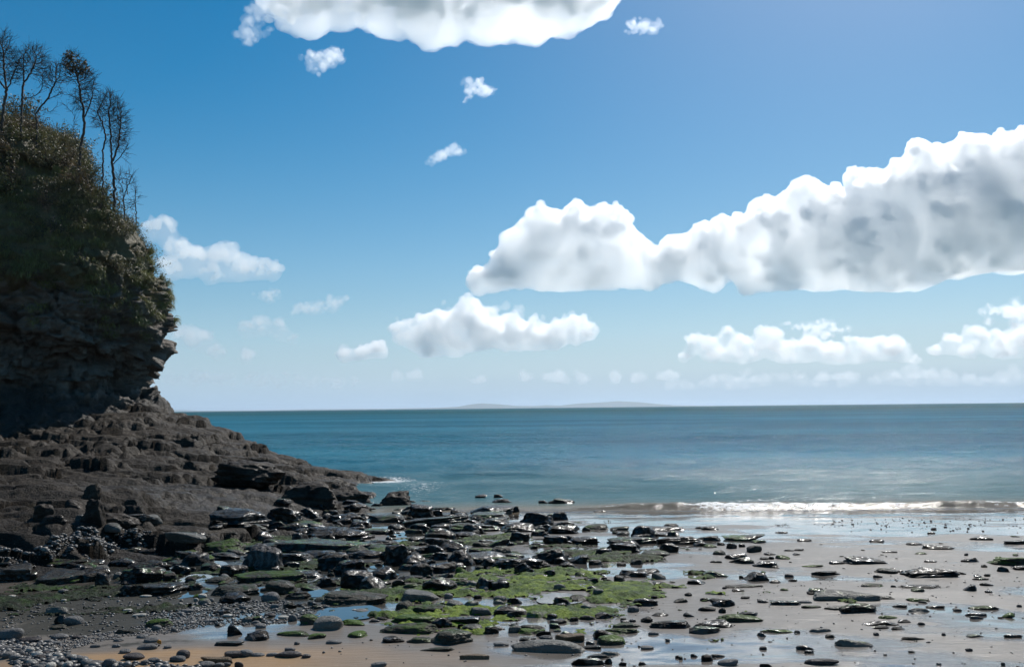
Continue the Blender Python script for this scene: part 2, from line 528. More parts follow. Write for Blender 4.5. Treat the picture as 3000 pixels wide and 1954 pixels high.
def foam_amount(x, y):
    sh = np.shape(x)
    cy = crest_y(x); u = y - cy
    gate = sstep(0.3, 2.6, x)
    brk = 0.10 + 0.9 * fbm(P2(x, 0 * x, 1.6), 4, 68).reshape(sh) + 0.75 * np.exp(-((x - 4.6) / 1.1) ** 2)
    brk = np.clip(brk, 0.0, 1.1)
    f = gate * brk * np.where(u < 0, np.exp(-(u / 0.42) ** 2), np.exp(-(u / 0.10) ** 2))
    f = f + gate * 0.42 * np.exp(-(u / 0.05) ** 2)
    edge = shore_y(x) + 0.25 + 0.30 * fbm(P2(x, 0 * x, 1.1), 4, 69).reshape(sh)
    f = f + 0.50 * sstep(-1.5, 1.5, x) * np.exp(-((y - edge) / 0.12) ** 2) * (0.6 + 0.8 * fbm(P2(x, 0 * x, 0.7), 3, 70).reshape(sh))
    f = f + 0.16 * sstep(0.8, 2.5, x) * sstep(0.0, 0.3, y - shore_y(x)) * sstep(0.2, -0.2, u)
    # broken water round the outer tip of the shelf
    f = f + 0.9 * gauss(x, y, -4.0, 29.3, 0.9, 1.2) + 0.4 * gauss(x, y, -2.6, 26.5, 1.0, 2.5) + 0.5 * gauss(x, y, 6.2, 22.5, 2.6, 0.5) * 0.8
    return f

wy = np.concatenate([np.linspace(17.2, 23.5, 150)[:-1], 23.5 * ((90.0 / 23.5) ** np.linspace(0, 1, 170))[:-1], 90.0 * ((80000 / 90.0) ** np.linspace(0, 1, 60))])
wt = np.linspace(-0.95, 0.95, 400)
wt = np.concatenate([[-4, -2, -1.3], wt, [1.3, 2, 4]])
WX = wt[None, :] * wy[:, None]
WY = np.repeat(wy[:, None], len(wt), 1)
WZ = sea_level(WX, WY)
fo = foam_amount(WX, WY)
dep = WY - shore_y(WX)

m = NT('sea_water')
co = m.pos()
d = m.attr('dep')
fa = m.attr('foam')
nbig = m.noise(m.scale(co, (0.012, 0.035, 1.0)), 1.0, 4.0, 0.55)
deep = m.mix(m.mapr(nbig, 0.35, 0.65), (0.008, 0.108, 0.175), (0.020, 0.165, 0.250))
shal = m.mix(m.mapr(d, 0.5, 5.0), (0.19, 0.155, 0.11), (0.06, 0.135, 0.15))
deep = m.mix(m.mapr(d, 80.0, 600.0), deep, (0.004, 0.078, 0.098))
wc = m.mix(m.mapr(d, 3.5, 26.0), shal, deep)
ca = m.noise(m.scale(co, (0.30, 0.85, 1.0)), 1.0, 6.0, 0.62)
cb = m.noise(m.scale(co, (2.4, 5.2, 1.0)), 1.0, 5.0, 0.6)
ccc = m.noise(m.scale(co, (9.0, 15.0, 1.0)), 1.0, 4.0, 0.6)
b = m.bump(ca, 0.9, m.mapr(d, 2.0, 60.0, 0.06, 0.75))
b = m.bump(cb, 0.9, m.mapr(d, 1.0, 30.0, 0.03, 0.20), b)
b = m.bump(ccc, 0.6, 0.02, b)
fn = m.noise(m.scale(co, (5.0, 9.0, 9.0)), 1.6, 7.0, 0.72)
fmask = m.mapr(m.math('ADD', fa, m.math('MULTIPLY', m.math('SUBTRACT', fn, 0.5), 2.2)), 0.42, 0.78)
fmask = m.math('MULTIPLY', fmask, m.mapr(fa, 0.03, 0.2))
fw = m.n('Fresnel', ins={'IOR': 1.333, 'Normal': b})
wd = m.n('BsdfDiffuse', ins={'Color': wc, 'Normal': b})
wg = m.n('BsdfGlossy', ins={'Color': (1, 1, 1), 'Roughness': 0.11, 'Normal': b})
pw = m.n('MixShader')                                  # wave slopes hide part of the grazing mirror
m.set(pw.inputs[0], m.math('MULTIPLY', fw.outputs[0], m.mapr(d, 2.0, 160.0, 0.40, 0.20)))
m.t.links.new(wd.outputs[0], pw.inputs[1]); m.t.links.new(wg.outputs[0], pw.inputs[2])
pf = m.n('BsdfPrincipled', ins={'Base Color': (0.80, 0.80, 0.79), 'Roughness': 0.45, 'Normal': m.bump(fn, 0.9, 0.06)})
tr = m.n('BsdfTransparent')
gl = m.n('BsdfGlossy', ins={'Roughness': 0.05, 'Color': (1, 1, 1)})
fres = m.n('Fresnel', ins={'IOR': 1.333, 'Normal': b})
thin = m.n('MixShader'); m.t.links.new(fres.outputs[0], thin.inputs[0]); m.t.links.new(tr.outputs[0], thin.inputs[1]); m.t.links.new(gl.outputs[0], thin.inputs[2])
mx = m.n('MixShader'); m.set(mx.inputs[0], m.mapr(d, 0.1, 1.6)); m.t.links.new(thin.outputs[0], mx.inputs[1]); m.t.links.new(pw.outputs[0], mx.inputs[2])
m2 = m.n('MixShader'); m.set(m2.inputs[0], fmask); m.t.links.new(mx.outputs[0], m2.inputs[1]); m.t.links.new(pf.outputs[0], m2.inputs[2])
m.t.links.new(m2.outputs[0], m.out.inputs['Surface'])
sea_me = mesh_from('sea', np.stack([WX, WY, WZ], -1).reshape(-1, 3), grid_faces(len(wt), len(wy)), m.m, True,
                   {'dep': dep.ravel(), 'foam': fo.ravel()})
add('sea', sea_me, kind='structure')

# ---------------------------------------------------------------- the headland cliff
path = np.array([(-60, 27.5), (-42, 28.5), (-30, 29.6), (-24, 30.6), (-19.5, 31.6), (-17.2, 32.3), (-15.5, 33.0), (-14.45, 33.9), (-14.25, 35.0), (-14.9, 36.4), (-16.5, 38.6), (-19, 42), (-26, 48), (-45, 58)], float)
def catmull(p, n):
    out = []
    q = np.vstack([2 * p[0] - p[1], p, 2 * p[-1] - p[-2]])
    for i in range(1, len(q) - 2):
        t = np.linspace(0, 1, n, endpoint=False)[:, None]
        a, b, c, d = q[i - 1], q[i], q[i + 1], q[i + 2]
        out.append(0.5 * ((2 * b) + (-a + c) * t + (2 * a - 5 * b + 4 * c - d) * t ** 2 + (-a + 3 * b - 3 * c + d) * t ** 3))
    return np.vstack(out + [p[-1:]])
pp = catmull(path, 60)
sl = np.concatenate([[0], np.cumsum(np.linalg.norm(np.diff(pp, axis=0), axis=1))])
# finer where the camera sees it
dens = np.where((pp[:, 0] > -27) & (pp[:, 1] < 40), 1.0, 0.12)
cum = np.concatenate([[0], np.cumsum(0.5 * (dens[1:] + dens[:-1]) * np.diff(sl))])
NU = 530
su = np.interp(np.linspace(0, cum[-1], NU), cum, sl)
PX_ = np.interp(su, sl, pp[:, 0]); PY_ = np.interp(su, sl, pp[:, 1])
tx = np.gradient(PX_, su); ty = np.gradient(PY_, su)
ln = np.hypot(tx, ty); NX, NY = ty / ln, -tx / ln                     # outward: towards camera / right
prof = np.array([(-0.3, 4.6), (0.5, 3.7), (1.2, 2.6), (1.8, 1.7), (2.4, 0.85), (2.9, 0.22), (3.4, 0.05), (3.9, 0.30), (4.4, 0.62), (5.0, 0.78), (5.8, 0.74), (6.8, 0.66), (7.8, 0.52),
                 (8.4, 0.22), (9.1, -0.30), (9.8, -0.80), (10.5, -1.5), (11.2, -2.6), (11.8, -4.1), (12.4, -6.0), (12.9, -8.4), (13.3, -11.0), (13.5, -14.0), (13.7, -20)])
NV = 460
pl = np.concatenate([[0], np.cumsum(np.hypot(*np.diff(prof, axis=0).T))])
pd = np.interp(pl, [0, 14, 18, 40], [0, 14, 16, 19])                   # fewer rows on the plateau
tv = np.interp(np.linspace(0, pd[-1], NV), pd, pl)
PZ = np.interp(tv, pl, prof[:, 0]); PO = np.interp(tv, pl, prof[:, 1])
PO = np.convolve(np.pad(PO, 6, 'edge'), np.ones(13) / 13, 'valid')
nose = su[np.argmin(np.hypot(PX_ + 14.25, PY_ - 35.0))]
OFF = PO[:, None] + 1.7 * sstep(0.3, 4.5, nose - su)[None, :] * sstep(4.4, 1.0, PZ)[:, None]      # the foot spreads out away from the nose
BX = PX_[None, :] + NX[None, :] * OFF
BY = PY_[None, :] + NY[None, :] * OFF
BZ = np.repeat(PZ[:, None], NU, 1)
nose = su[np.argmin(np.hypot(PX_ + 14.25, PY_ - 35.0))]
BZ = BZ + 1.9 * sstep(8.8, 13.0, BZ) * sstep(0.5, 6.5, nose - su)[None, :]     # the top climbs away from the nose
S_ = np.repeat(su[None, :], NV, 0)
p3 = np.stack([BX.ravel(), BY.ravel(), BZ.ravel()], -1)
# profile normal
dO = np.gradient(PO, tv); dZ = np.gradient(PZ, tv); q = np.hypot(dO, dZ)
nO, nZ = dZ / q, -dO / q
NRM = np.stack([NX[None, :] * nO[:, None], NY[None, :] * nO[:, None], np.repeat(nZ[:, None], NU, 1)], -1).reshape(-1, 3)
# bedding: layers dipping gently to the right, broken into blocks
lc = p3[:, 2] + 0.055 * p3[:, 0] + 0.6 * fbm(p3 / 3.0, 3, 71) + 0.22 * fbm(p3 / 0.7, 3, 72)
def layers(lc, th, seed):
    i = np.floor(lc / th).astype(int); f = lc / th - i
    b = 1.6 * th * (1.5 + 2.5 * hash01(i, 1, 0, seed))
    j = np.floor(S_.ravel() / b + 7 * hash01(i, 2, 0, seed) + 0.5 * fbm(p3 / 0.8, 2, seed + 4)).astype(int)
    r = hash01(i, 0, 0, seed) * 0.55 + 0.45 * hash01(i, j, 0, seed + 1)
    edge = sstep(0, 0.14, f) * sstep(1.0, 0.86, f)
    return (r - 0.5) * edge - 0.35 * (1 - edge)
zz = p3[:, 2]
rockw = sstep(8.8, 7.0, zz + 1.4 * fbm(p3 / 1.5, 3, 79))                # bare rock below, soil and scrub above
vert = sstep(1.4, 2.6, zz)
wp = p3 + 0.35 * np.stack([fbm(p3 / 1.1 + 5 * k, 3, 60 + k) for k in range(3)], -1)
su3 = np.stack([S_.ravel() + 0.35 * fbm(p3 / 0.9, 3, 66), zz * 0, lc], -1)
ra, ea = cells(su3 / np.array((1.5, 1, 0.75)), 161)
rb, eb = cells(su3 / np.array((0.55, 1, 0.33)), 162)
rc, ec = cells(su3 / np.array((0.26, 1, 0.15)), 163)
blocks = 0.75 * (ra - 0.5) + 0.50 * (rb - 0.5) + 0.20 * (rc - 0.5) - 0.16 * sstep(0.10, 0.0, ea) - 0.09 * sstep(0.12, 0.0, eb)
disp = 0.10 * layers(lc, 0.62, 81) + 0.08 * layers(lc, 0.21, 84) + blocks + 0.22 * fbm(p3 / 0.5, 4, 86, ridged=True)
gul = fbm(np.stack([S_.ravel() / 1.6, zz / 3.5, zz * 0], -1), 4, 74)
disp = disp * (0.40 + 0.60 * sstep(2.0, 4.2, zz)) + 0.55 * gul * vert + 0.25 * fbm(p3 / 1.0, 4, 75) * rockw
hol = sstep(0.30, 0.75, fbm(p3 / np.array((1.3, 1.3, 0.8)), 3, 76)) * sstep(5.6, 4.6, zz) * vert
disp = disp - 0.55 * hol                                                # sea-worn hollows
soil = 0.45 * fbm(p3 / 1.3, 4, 77) + 0.22 * (0.5 - worley(p3 / 0.8, 78))
d = rockw * disp + (1 - rockw) * soil
CV = p3 + NRM * d[:, None] + 0.05 * np.stack([fbm(p3 / 0.25 + k, 3, 90 + k) for k in range(3)], -1)
green = np.clip(sstep(5.6, 8.4, zz + 1.2 * fbm(p3 / 1.2, 4, 93)) + 0.55 * sstep(4.6, 7.5, zz) * sstep(0.0, 0.5, fbm(p3 / 0.9, 3, 94)) + sstep(7.6, 8.6, zz), 0, 1.6)

m = NT('cliff_rock')
co = m.pos()
n1 = m.noise(m.scale(co, (0.5, 0.5, 2.2)), 1.3, 7.0, 0.62)
n2 = m.noise(co, 5.0, 6.0, 0.66)
n3 = m.noise(co, 24.0, 5.0, 0.7)
c = m.mix(m.mapr(n1, 0.34, 0.66), (0.130, 0.106, 0.085), (0.275, 0.23, 0.185))
c = m.mix(m.mapr(n2, 0.55, 0.78, 0, 0.7), c, (0.38, 0.31, 0.235))
c = m.mix(m.mapr(n3, 0.56, 0.72, 0, 0.6), c, (0.030, 0.024, 0.018))
tide = m.mapr(m.math('ADD', m.attr('tide'), m.math('MULTIPLY', m.math('SUBTRACT', n2, 0.5), 0.6)), 0.2, 0.8)      # black lichen and weed of the tide zone
c = m.mix(tide, c, m.mix(n3, (0.030, 0.026, 0.022), (0.105, 0.090, 0.074)))
veg = m.mix(n2, (0.14, 0.108, 0.066), (0.22, 0.19, 0.085))
gm = m.mapr(m.math('ADD', m.attr('green'), m.math('MULTIPLY', m.math('SUBTRACT', n2, 0.5), 0.8)), 0.35, 0.7)
c = m.mix(gm, c, veg)
m.surf(Base_Color=c, Roughness=m.math('ADD', m.math('MULTIPLY', n2, 0.3), 0.45), Specular_IOR_Level=0.35,
       Normal=m.bump(n3, 0.9, 0.08, m.bump(n2, 1.0, 0.25)))
cliff = add('cliff', mesh_from('cliff', CV, grid_faces(NU, NV), m.m, True, {'green': green, 'tide': sstep(3.8, 2.2, CV[:, 2] + 0.6 * fbm(p3 / 1.4, 3, 97))}), kind='structure')

# surveyed rocks and stones: kind, x, y (m), width, depth, height (m), zone, label
ROCKS = [
    ('H', -6.96, 14.81, 0.406, 0.302, 0.243, 'shelf', ''),
    ('H', -7.07, 15.62, 0.252, 0.188, 0.199, 'shelf', ''),
    ('H', -6.18, 13.75, 0.355, 0.264, 0.386, 'shelf', 'tall black block standing in a cleft at the edge of the shelf'),
    ('H', -6.01, 14.03, 0.736, 0.543, 0.254, 'shelf', ''),
    ('H', -6.18, 15.21, 0.344, 0.256, 0.150, 'shelf', ''),
    ('P', -5.85, 15.07, 0.316, 0.267, 0.112, 'shelf', ''),
    ('H', -6.84, 13.66, 0.331, 0.246, 0.205, 'shelf', ''),
    ('H', -6.49, 13.21, 0.405, 0.301, 0.118, 'shelf', ''),
    ('P', -5.96, 13.37, 0.248, 0.210, 0.111, 'shelf', ''),
    ('P', -5.86, 13.68, 0.287, 0.242, 0.089, 'shelf', 'pale flat-topped stone lying on the shingle strip under the shelf'),
    ('P', -6.50, 13.96, 0.124, 0.105, 0.091, 'shelf', ''),
    ('S', -5.80, 14.48, 0.397, 0.373, 0.071, 'shelf', ''),
    ('B', -5.29, 14.05, 0.295, 0.220, 0.161, 'shelf', ''),
    ('B', -6.13, 11.68, 0.330, 0.245, 0.063, 'jumble', ''),
    ('B', -5.71, 12.03, 0.922, 0.490, 0.124, 'jumble', 'long low black boulder below the shingle strip'),
    ('P', -5.18, 11.81, 0.200, 0.169, 0.070, 'jumble', ''),
    ('B', -5.14, 12.37, 0.339, 0.252, 0.084, 'jumble', ''),
    ('B', -4.62, 11.92, 0.539, 0.388, 0.098, 'jumble', ''),
    ('S', -5.91, 11.23, 0.426, 0.399, 0.112, 'jumble', ''),
    ('S', -5.29, 10.89, 0.536, 0.500, 0.103, 'jumble', 'long slab with a pale olive top and black front'),
    ('B', -4.96, 11.11, 0.359, 0.266, 0.111, 'jumble', ''),
    ('B', -4.56, 10.38, 0.143, 0.106, 0.146, 'shingle', ''),
    ('P', -4.68, 11.13, 0.144, 0.122, 0.070, 'jumble', ''),
    ('B', -4.31, 10.96, 0.566, 0.418, 0.146, 'jumble', 'big black hump-backed boulder beside the olive-topped slab'),
    ('B', -4.02, 9.92, 0.240, 0.179, 0.097, 'fringe', ''),
    ('S', -3.75, 10.07, 0.553, 0.402, 0.085, 'fringe', ''),
    ('R', -4.87, 10.15, 0.098, 0.074, 0.033, 'shingle', ''),
    ('K', -5.30, 9.92, 0.076, 0.053, 0.020, 'shingle', ''),
    ('K', -4.59, 9.58, 0.050, 0.038, 0.020, 'shingle', ''),
    ('B', -4.09, 8.49, 0.103, 0.077, 0.070, 'shingle', ''),
    ('R', -3.94, 8.43, 0.157, 0.117, 0.065, 'shingle', ''),
    ('P', -4.34, 8.97, 0.188, 0.159, 0.058, 'shingle', ''),
    ('K', -3.69, 8.98, 0.076, 0.057, 0.020, 'shingle', ''),
    ('K', -3.46, 8.69, 0.112, 0.070, 0.022, 'shingle', ''),
    ('B', -3.54, 9.16, 0.126, 0.092, 0.028, 'shingle', ''),
    ('K', -3.83, 9.77, 0.110, 0.069, 0.020, 'fringe', ''),
    ('R', -4.19, 7.86, 0.184, 0.137, 0.073, 'shingle', 'large round grey stone on dark shingle, bigger than its neighbours'),
    ('D', -3.95, 7.68, 0.167, 0.099, 0.036, 'shingle', ''),
    ('R', -3.78, 7.65, 0.080, 0.060, 0.025, 'shingle', ''),
    ('R', -3.77, 7.82, 0.129, 0.091, 0.032, 'shingle', ''),
    ('D', -3.61, 7.79, 0.088, 0.066, 0.024, 'shingle', ''),
    ('R', -3.68, 7.58, 0.086, 0.038, 0.020, 'shingle', ''),
    ('R', -3.98, 7.39, 0.101, 0.072, 0.027, 'shingle', ''),
    ('R', -3.79, 7.12, 0.063, 0.047, 0.030, 'shingle', ''),
    ('R', -3.79, 7.36, 0.059, 0.041, 0.020, 'shingle', ''),
    ('R', -3.20, 7.62, 0.074, 0.055, 0.020, 'shingle', ''),
    ('R', -3.28, 7.38, 0.071, 0.046, 0.020, 'shingle', ''),
    ('R', -3.11, 7.37, 0.060, 0.031, 0.020, 'shingle', ''),
    ('D', -2.83, 7.02, 0.136, 0.093, 0.036, 'shingle', ''),
    ('R', -2.64, 6.89, 0.083, 0.062, 0.030, 'shingle', ''),
    ('R', -3.04, 6.83, 0.105, 0.078, 0.031, 'shingle', ''),
    ('R', -2.92, 6.81, 0.088, 0.066, 0.044, 'shingle', ''),
    ('R', -3.06, 7.75, 0.088, 0.065, 0.024, 'shingle', ''),
    ('R', -2.92, 7.58, 0.116, 0.086, 0.031, 'shingle', ''),
    ('R', -2.85, 7.33, 0.142, 0.081, 0.030, 'shingle', ''),
    ('D', -2.83, 7.41, 0.084, 0.062, 0.023, 'shingle', ''),
    ('R', -2.97, 7.20, 0.076, 0.057, 0.023, 'shingle', ''),
    ('R', -2.70, 7.34, 0.059, 0.044, 0.020, 'shingle', ''),
    ('K', -3.35, 6.98, 0.056, 0.037, 0.020, 'shingle', ''),
    ('O', -2.82, 7.49, 0.030, 0.023, 0.031, 'shingle', 'small bright orange pebble beside grey stones'),
    ('R', -3.06, 8.06, 0.078, 0.058, 0.040, 'shingle', ''),
    ('G', -3.24, 7.95, 0.238, 0.129, 0.033, 'shingle', ''),
    ('G', -3.10, 8.22, 0.219, 0.195, 0.055, 'shingle', ''),
    ('G', -3.99, 8.25, 0.160, 0.108, 0.026, 'shingle', ''),
    ('H', -6.22, 21.81, 1.585, 1.162, 0.393, 'jumble', 'large brown-black block jutting from the upper shelf'),
    ('H', -4.46, 20.59, 1.130, 0.833, 0.423, 'jumble', 'rounded black boulder beside the seaward end of the ramp'),
    ('H', -4.09, 23.10, 1.212, 0.894, 0.412, 'jumble', ''),
    ('S', -4.86, 19.74, 0.351, 0.331, 0.078, 'jumble', ''),
    ('B', -4.42, 17.93, 0.753, 0.557, 0.309, 'jumble', ''),
    ('W', -4.99, 16.20, 0.458, 0.340, 0.117, 'jumble', ''),
    ('W', -4.64, 16.96, 0.781, 0.577, 0.180, 'jumble', 'long black wedge tilted against the foot of the ramp'),
    ('S', -4.66, 15.76, 0.980, 0.908, 0.161, 'jumble', 'broad black slab with a shiny top in front of the ramp'),
    ('S', -4.02, 17.65, 0.755, 0.591, 0.080, 'jumble', ''),
    ('B', -3.60, 15.89, 0.231, 0.172, 0.106, 'jumble', ''),
    ('B', -2.91, 15.63, 1.073, 0.788, 0.184, 'jumble', ''),
    ('B', -4.06, 18.74, 0.454, 0.338, 0.202, 'jumble', ''),
    ('B', -3.44, 19.11, 0.802, 0.594, 0.124, 'jumble', ''),
    ('S', -3.01, 13.98, 1.795, 0.811, 0.134, 'jumble', 'longest black slab, lying level across the middle of the jumble'),
    ('S', -3.00, 12.53, 0.546, 0.510, 0.112, 'jumble', ''),
    ('S', -2.71, 13.12, 0.413, 0.388, 0.076, 'jumble', ''),
    ('B', -5.02, 14.26, 0.576, 0.426, 0.152, 'jumble', ''),
    ('P', -4.79, 13.72, 0.498, 0.418, 0.112, 'jumble', ''),
    ('G', -4.28, 13.83, 0.681, 0.602, 0.145, 'jumble', ''),
    ('B', -4.02, 13.05, 0.453, 0.316, 0.074, 'jumble', ''),
    ('Z', -3.21, 11.90, 0.576, 0.426, 0.287, 'jumble', 'upright striped boulder with pale wet ribs down its side'),
    ('B', -3.40, 11.32, 0.375, 0.278, 0.112, 'jumble', ''),
    ('B', -3.76, 11.68, 0.142, 0.106, 0.068, 'jumble', ''),
    ('P', -2.88, 12.06, 0.107, 0.091, 0.064, 'jumble', ''),
    ('B', -2.01, 11.45, 0.425, 0.315, 0.136, 'jumble', ''),
    ('B', -2.44, 12.33, 0.149, 0.112, 0.072, 'jumble', ''),
    ('B', -4.06, 11.42, 0.249, 0.185, 0.117, 'jumble', ''),
    ('B', -3.44, 10.13, 0.164, 0.122, 0.077, 'fringe', ''),
    ('B', -3.71, 10.78, 0.113, 0.085, 0.047, 'jumble', ''),
    ('G', -3.39, 10.76, 0.278, 0.248, 0.049, 'jumble', ''),
    ('G', -2.95, 9.95, 0.498, 0.404, 0.086, 'fringe', ''),
    ('B', -2.82, 9.47, 0.291, 0.216, 0.077, 'fringe', ''),
    ('G', -2.80, 10.81, 0.759, 0.444, 0.089, 'jumble', 'broad black rock with an olive crown at the foot of the striped boulder'),
    ('K', -3.23, 9.73, 0.094, 0.070, 0.035, 'fringe', ''),
    ('P', -3.07, 9.33, 0.136, 0.115, 0.047, 'shingle', ''),
    ('K', -3.21, 9.49, 0.046, 0.034, 0.032, 'fringe', ''),
    ('R', -3.05, 9.46, 0.053, 0.040, 0.034, 'fringe', ''),
    ('R', -2.57, 9.05, 0.088, 0.066, 0.025, 'shingle', ''),
    ('B', -2.38, 9.31, 0.128, 0.063, 0.020, 'shingle', ''),
    ('B', -2.22, 9.64, 0.280, 0.200, 0.060, 'fringe', ''),
    ('G', -2.46, 9.95, 0.289, 0.257, 0.124, 'fringe', ''),
    ('B', -2.05, 10.36, 0.251, 0.187, 0.094, 'jumble', ''),
    ('S', -2.44, 11.15, 0.378, 0.265, 0.051, 'jumble', ''),
    ('B', -2.72, 8.74, 0.155, 0.098, 0.031, 'shingle', ''),
    ('R', -3.07, 8.85, 0.107, 0.080, 0.028, 'shingle', ''),
    ('R', -3.10, 8.74, 0.071, 0.053, 0.025, 'shingle', ''),
    ('R', -2.70, 8.35, 0.115, 0.078, 0.026, 'shingle', ''),
    ('K', -2.62, 8.61, 0.083, 0.062, 0.023, 'shingle', ''),
    ('P', -2.37, 8.32, 0.107, 0.091, 0.049, 'shingle', ''),
    ('B', -2.28, 8.34, 0.114, 0.085, 0.050, 'shingle', ''),
    ('R', -2.28, 8.30, 0.067, 0.050, 0.024, 'shingle', ''),
    ('R', -2.18, 8.09, 0.085, 0.063, 0.030, 'shingle', ''),
    ('D', -2.24, 8.59, 0.090, 0.067, 0.029, 'shingle', ''),
    ('K', -2.09, 8.51, 0.089, 0.067, 0.022, 'shingle', ''),
    ('R', -1.98, 8.40, 0.075, 0.056, 0.049, 'shingle', ''),
    ('R', -1.92, 8.51, 0.096, 0.072, 0.024, 'shingle', ''),
    ('G', -1.80, 8.29, 0.174, 0.155, 0.070, 'shingle', ''),
    ('P', -1.60, 8.10, 0.236, 0.198, 0.085, 'shingle', 'pale dished boulder leaning back at the edge of the tan sand'),
    ('W', -2.56, 8.20, 0.086, 0.056, 0.020, 'shingle', ''),
    ('W', -2.32, 7.84, 0.120, 0.090, 0.069, 'shingle', 'small pointed black stone standing on tan sand'),
    ('B', -2.11, 7.67, 0.210, 0.156, 0.058, 'shingle', 'black humped stone on tan sand beside the small pointed one'),
    ('S', -2.25, 7.46, 0.217, 0.089, 0.024, 'shingle', ''),
    ('D', -2.47, 7.03, 0.091, 0.068, 0.052, 'shingle', ''),
    ('R', -2.48, 6.95, 0.112, 0.083, 0.032, 'shingle', ''),
    ('T', -2.18, 6.91, 0.234, 0.082, 0.032, 'shingle', 'brown plank-shaped stone among round grey ones'),
    ('D', -2.10, 7.08, 0.149, 0.095, 0.036, 'shingle', ''),
    ('R', -2.02, 7.09, 0.097, 0.073, 0.041, 'shingle', ''),
    ('R', -1.93, 7.08, 0.097, 0.048, 0.020, 'shingle', ''),
    ('R', -1.82, 7.08, 0.080, 0.048, 0.020, 'shingle', ''),
    ('D', -1.69, 7.06, 0.182, 0.085, 0.033, 'shingle', ''),
    ('D', -1.55, 7.02, 0.062, 0.047, 0.020, 'shingle', ''),
    ('R', -1.73, 7.26, 0.076, 0.045, 0.020, 'shingle', ''),
    ('R', -1.44, 7.51, 0.115, 0.069, 0.025, 'shingle', ''),
    ('R', -2.21, 6.79, 0.099, 0.069, 0.027, 'shingle', ''),
    ('R', -2.12, 6.78, 0.071, 0.053, 0.025, 'shingle', ''),
    ('R', -2.07, 6.80, 0.049, 0.037, 0.024, 'shingle', ''),
    ('D', -1.98, 6.78, 0.060, 0.045, 0.033, 'shingle', ''),
    ('G', -1.84, 7.83, 0.265, 0.112, 0.029, 'shingle', ''),
    ('G', -1.62, 7.73, 0.131, 0.109, 0.028, 'shingle', ''),
    ('B', -2.06, 9.09, 0.110, 0.082, 0.026, 'shingle', ''),
    ('W', -1.95, 9.13, 0.111, 0.083, 0.037, 'shingle', ''),
    ('R', -1.80, 9.00, 0.065, 0.049, 0.020, 'shingle', ''),
    ('R', -1.73, 7.49, 0.042, 0.032, 0.020, 'shingle', ''),
    ('R', -2.89, 7.99, 0.045, 0.034, 0.031, 'shingle', ''),
    ('H', -2.94, 22.61, 1.059, 0.783, 0.392, 'jumble', "biggest rounded brown-black boulder, at the sea's edge"),
    ('B', -2.53, 23.19, 0.281, 0.210, 0.163, 'jumble', ''),
    ('B', -2.24, 23.57, 0.476, 0.355, 0.137, 'jumble', ''),
    ('B', -0.85, 24.32, 0.314, 0.235, 0.048, 'awash', ''),
    ('B', -0.40, 24.15, 0.234, 0.175, 0.061, 'awash', ''),
    ('B', -0.29, 22.84, 0.443, 0.330, 0.062, 'awash', ''),
    ('B', -0.51, 21.89, 0.530, 0.395, 0.103, 'jumble', ''),
    ('S', -0.55, 20.01, 1.050, 0.977, 0.177, 'jumble', "upper of two tilted black slabs at the water's edge"),
    ('S', -0.59, 19.04, 0.953, 0.867, 0.113, 'jumble', "lower of two tilted black slabs at the water's edge"),
    ('S', -0.33, 17.75, 0.473, 0.444, 0.123, 'jumble', ''),
    ('B', -1.59, 20.67, 0.551, 0.410, 0.142, 'jumble', ''),
    ('B', -1.97, 19.56, 0.505, 0.376, 0.240, 'jumble', ''),
    ('B', -3.18, 21.60, 0.715, 0.531, 0.090, 'jumble', ''),
    ('B', -2.58, 20.85, 0.337, 0.251, 0.124, 'jumble', ''),
    ('S', -2.52, 18.72, 0.756, 0.706, 0.124, 'jumble', ''),
    ('S', -1.44, 17.99, 1.220, 1.078, 0.148, 'jumble', 'broad flat grey slab, widest of the jumble, near the water'),
    ('B', -1.19, 15.28, 0.518, 0.385, 0.161, 'jumble', ''),
    ('B', -0.70, 16.60, 0.831, 0.565, 0.111, 'jumble', ''),
    ('B', -1.22, 14.63, 0.401, 0.299, 0.081, 'jumble', ''),
    ('B', -0.76, 15.56, 0.452, 0.336, 0.074, 'jumble', ''),
    ('B', -2.87, 17.55, 0.425, 0.316, 0.106, 'jumble', ''),
    ('S', -2.36, 16.38, 0.661, 0.520, 0.075, 'jumble', ''),
    ('B', -2.67, 16.02, 0.194, 0.145, 0.110, 'jumble', ''),
    ('B', -2.38, 14.65, 0.106, 0.080, 0.082, 'jumble', ''),
    ('B', -2.06, 14.61, 0.531, 0.316, 0.068, 'jumble', ''),
    ('S', -1.92, 13.72, 0.476, 0.382, 0.063, 'jumble', ''),
    ('B', -2.07, 12.97, 0.503, 0.368, 0.087, 'jumble', ''),
    ('B', -1.53, 12.23, 0.356, 0.264, 0.242, 'jumble', ''),
    ('B', -1.28, 11.89, 0.355, 0.264, 0.142, 'jumble', ''),
    ('B', -1.26, 13.46, 0.446, 0.331, 0.076, 'jumble', ''),
    ('B', -1.03, 12.69, 0.297, 0.221, 0.091, 'jumble', ''),
    ('B', -0.90, 13.66, 0.375, 0.279, 0.116, 'jumble', ''),
    ('B', -0.67, 12.04, 0.369, 0.274, 0.199, 'jumble', ''),
    ('B', -0.89, 11.41, 0.359, 0.267, 0.106, 'algae', ''),
    ('G', -0.64, 11.27, 0.137, 0.122, 0.063, 'algae', ''),
    ('S', -0.41, 12.42, 0.692, 0.568, 0.102, 'jumble', ''),
    ('B', 0.06, 11.60, 0.862, 0.437, 0.113, 'algae', ''),
    ('G', -0.36, 14.41, 0.244, 0.219, 0.054, 'jumble', ''),
    ('G', -0.18, 13.18, 0.308, 0.275, 0.111, 'jumble', ''),
    ('B', 0.08, 16.47, 0.598, 0.444, 0.122, 'jumble', ''),
    ('B', -1.92, 11.31, 0.338, 0.251, 0.160, 'jumble', ''),
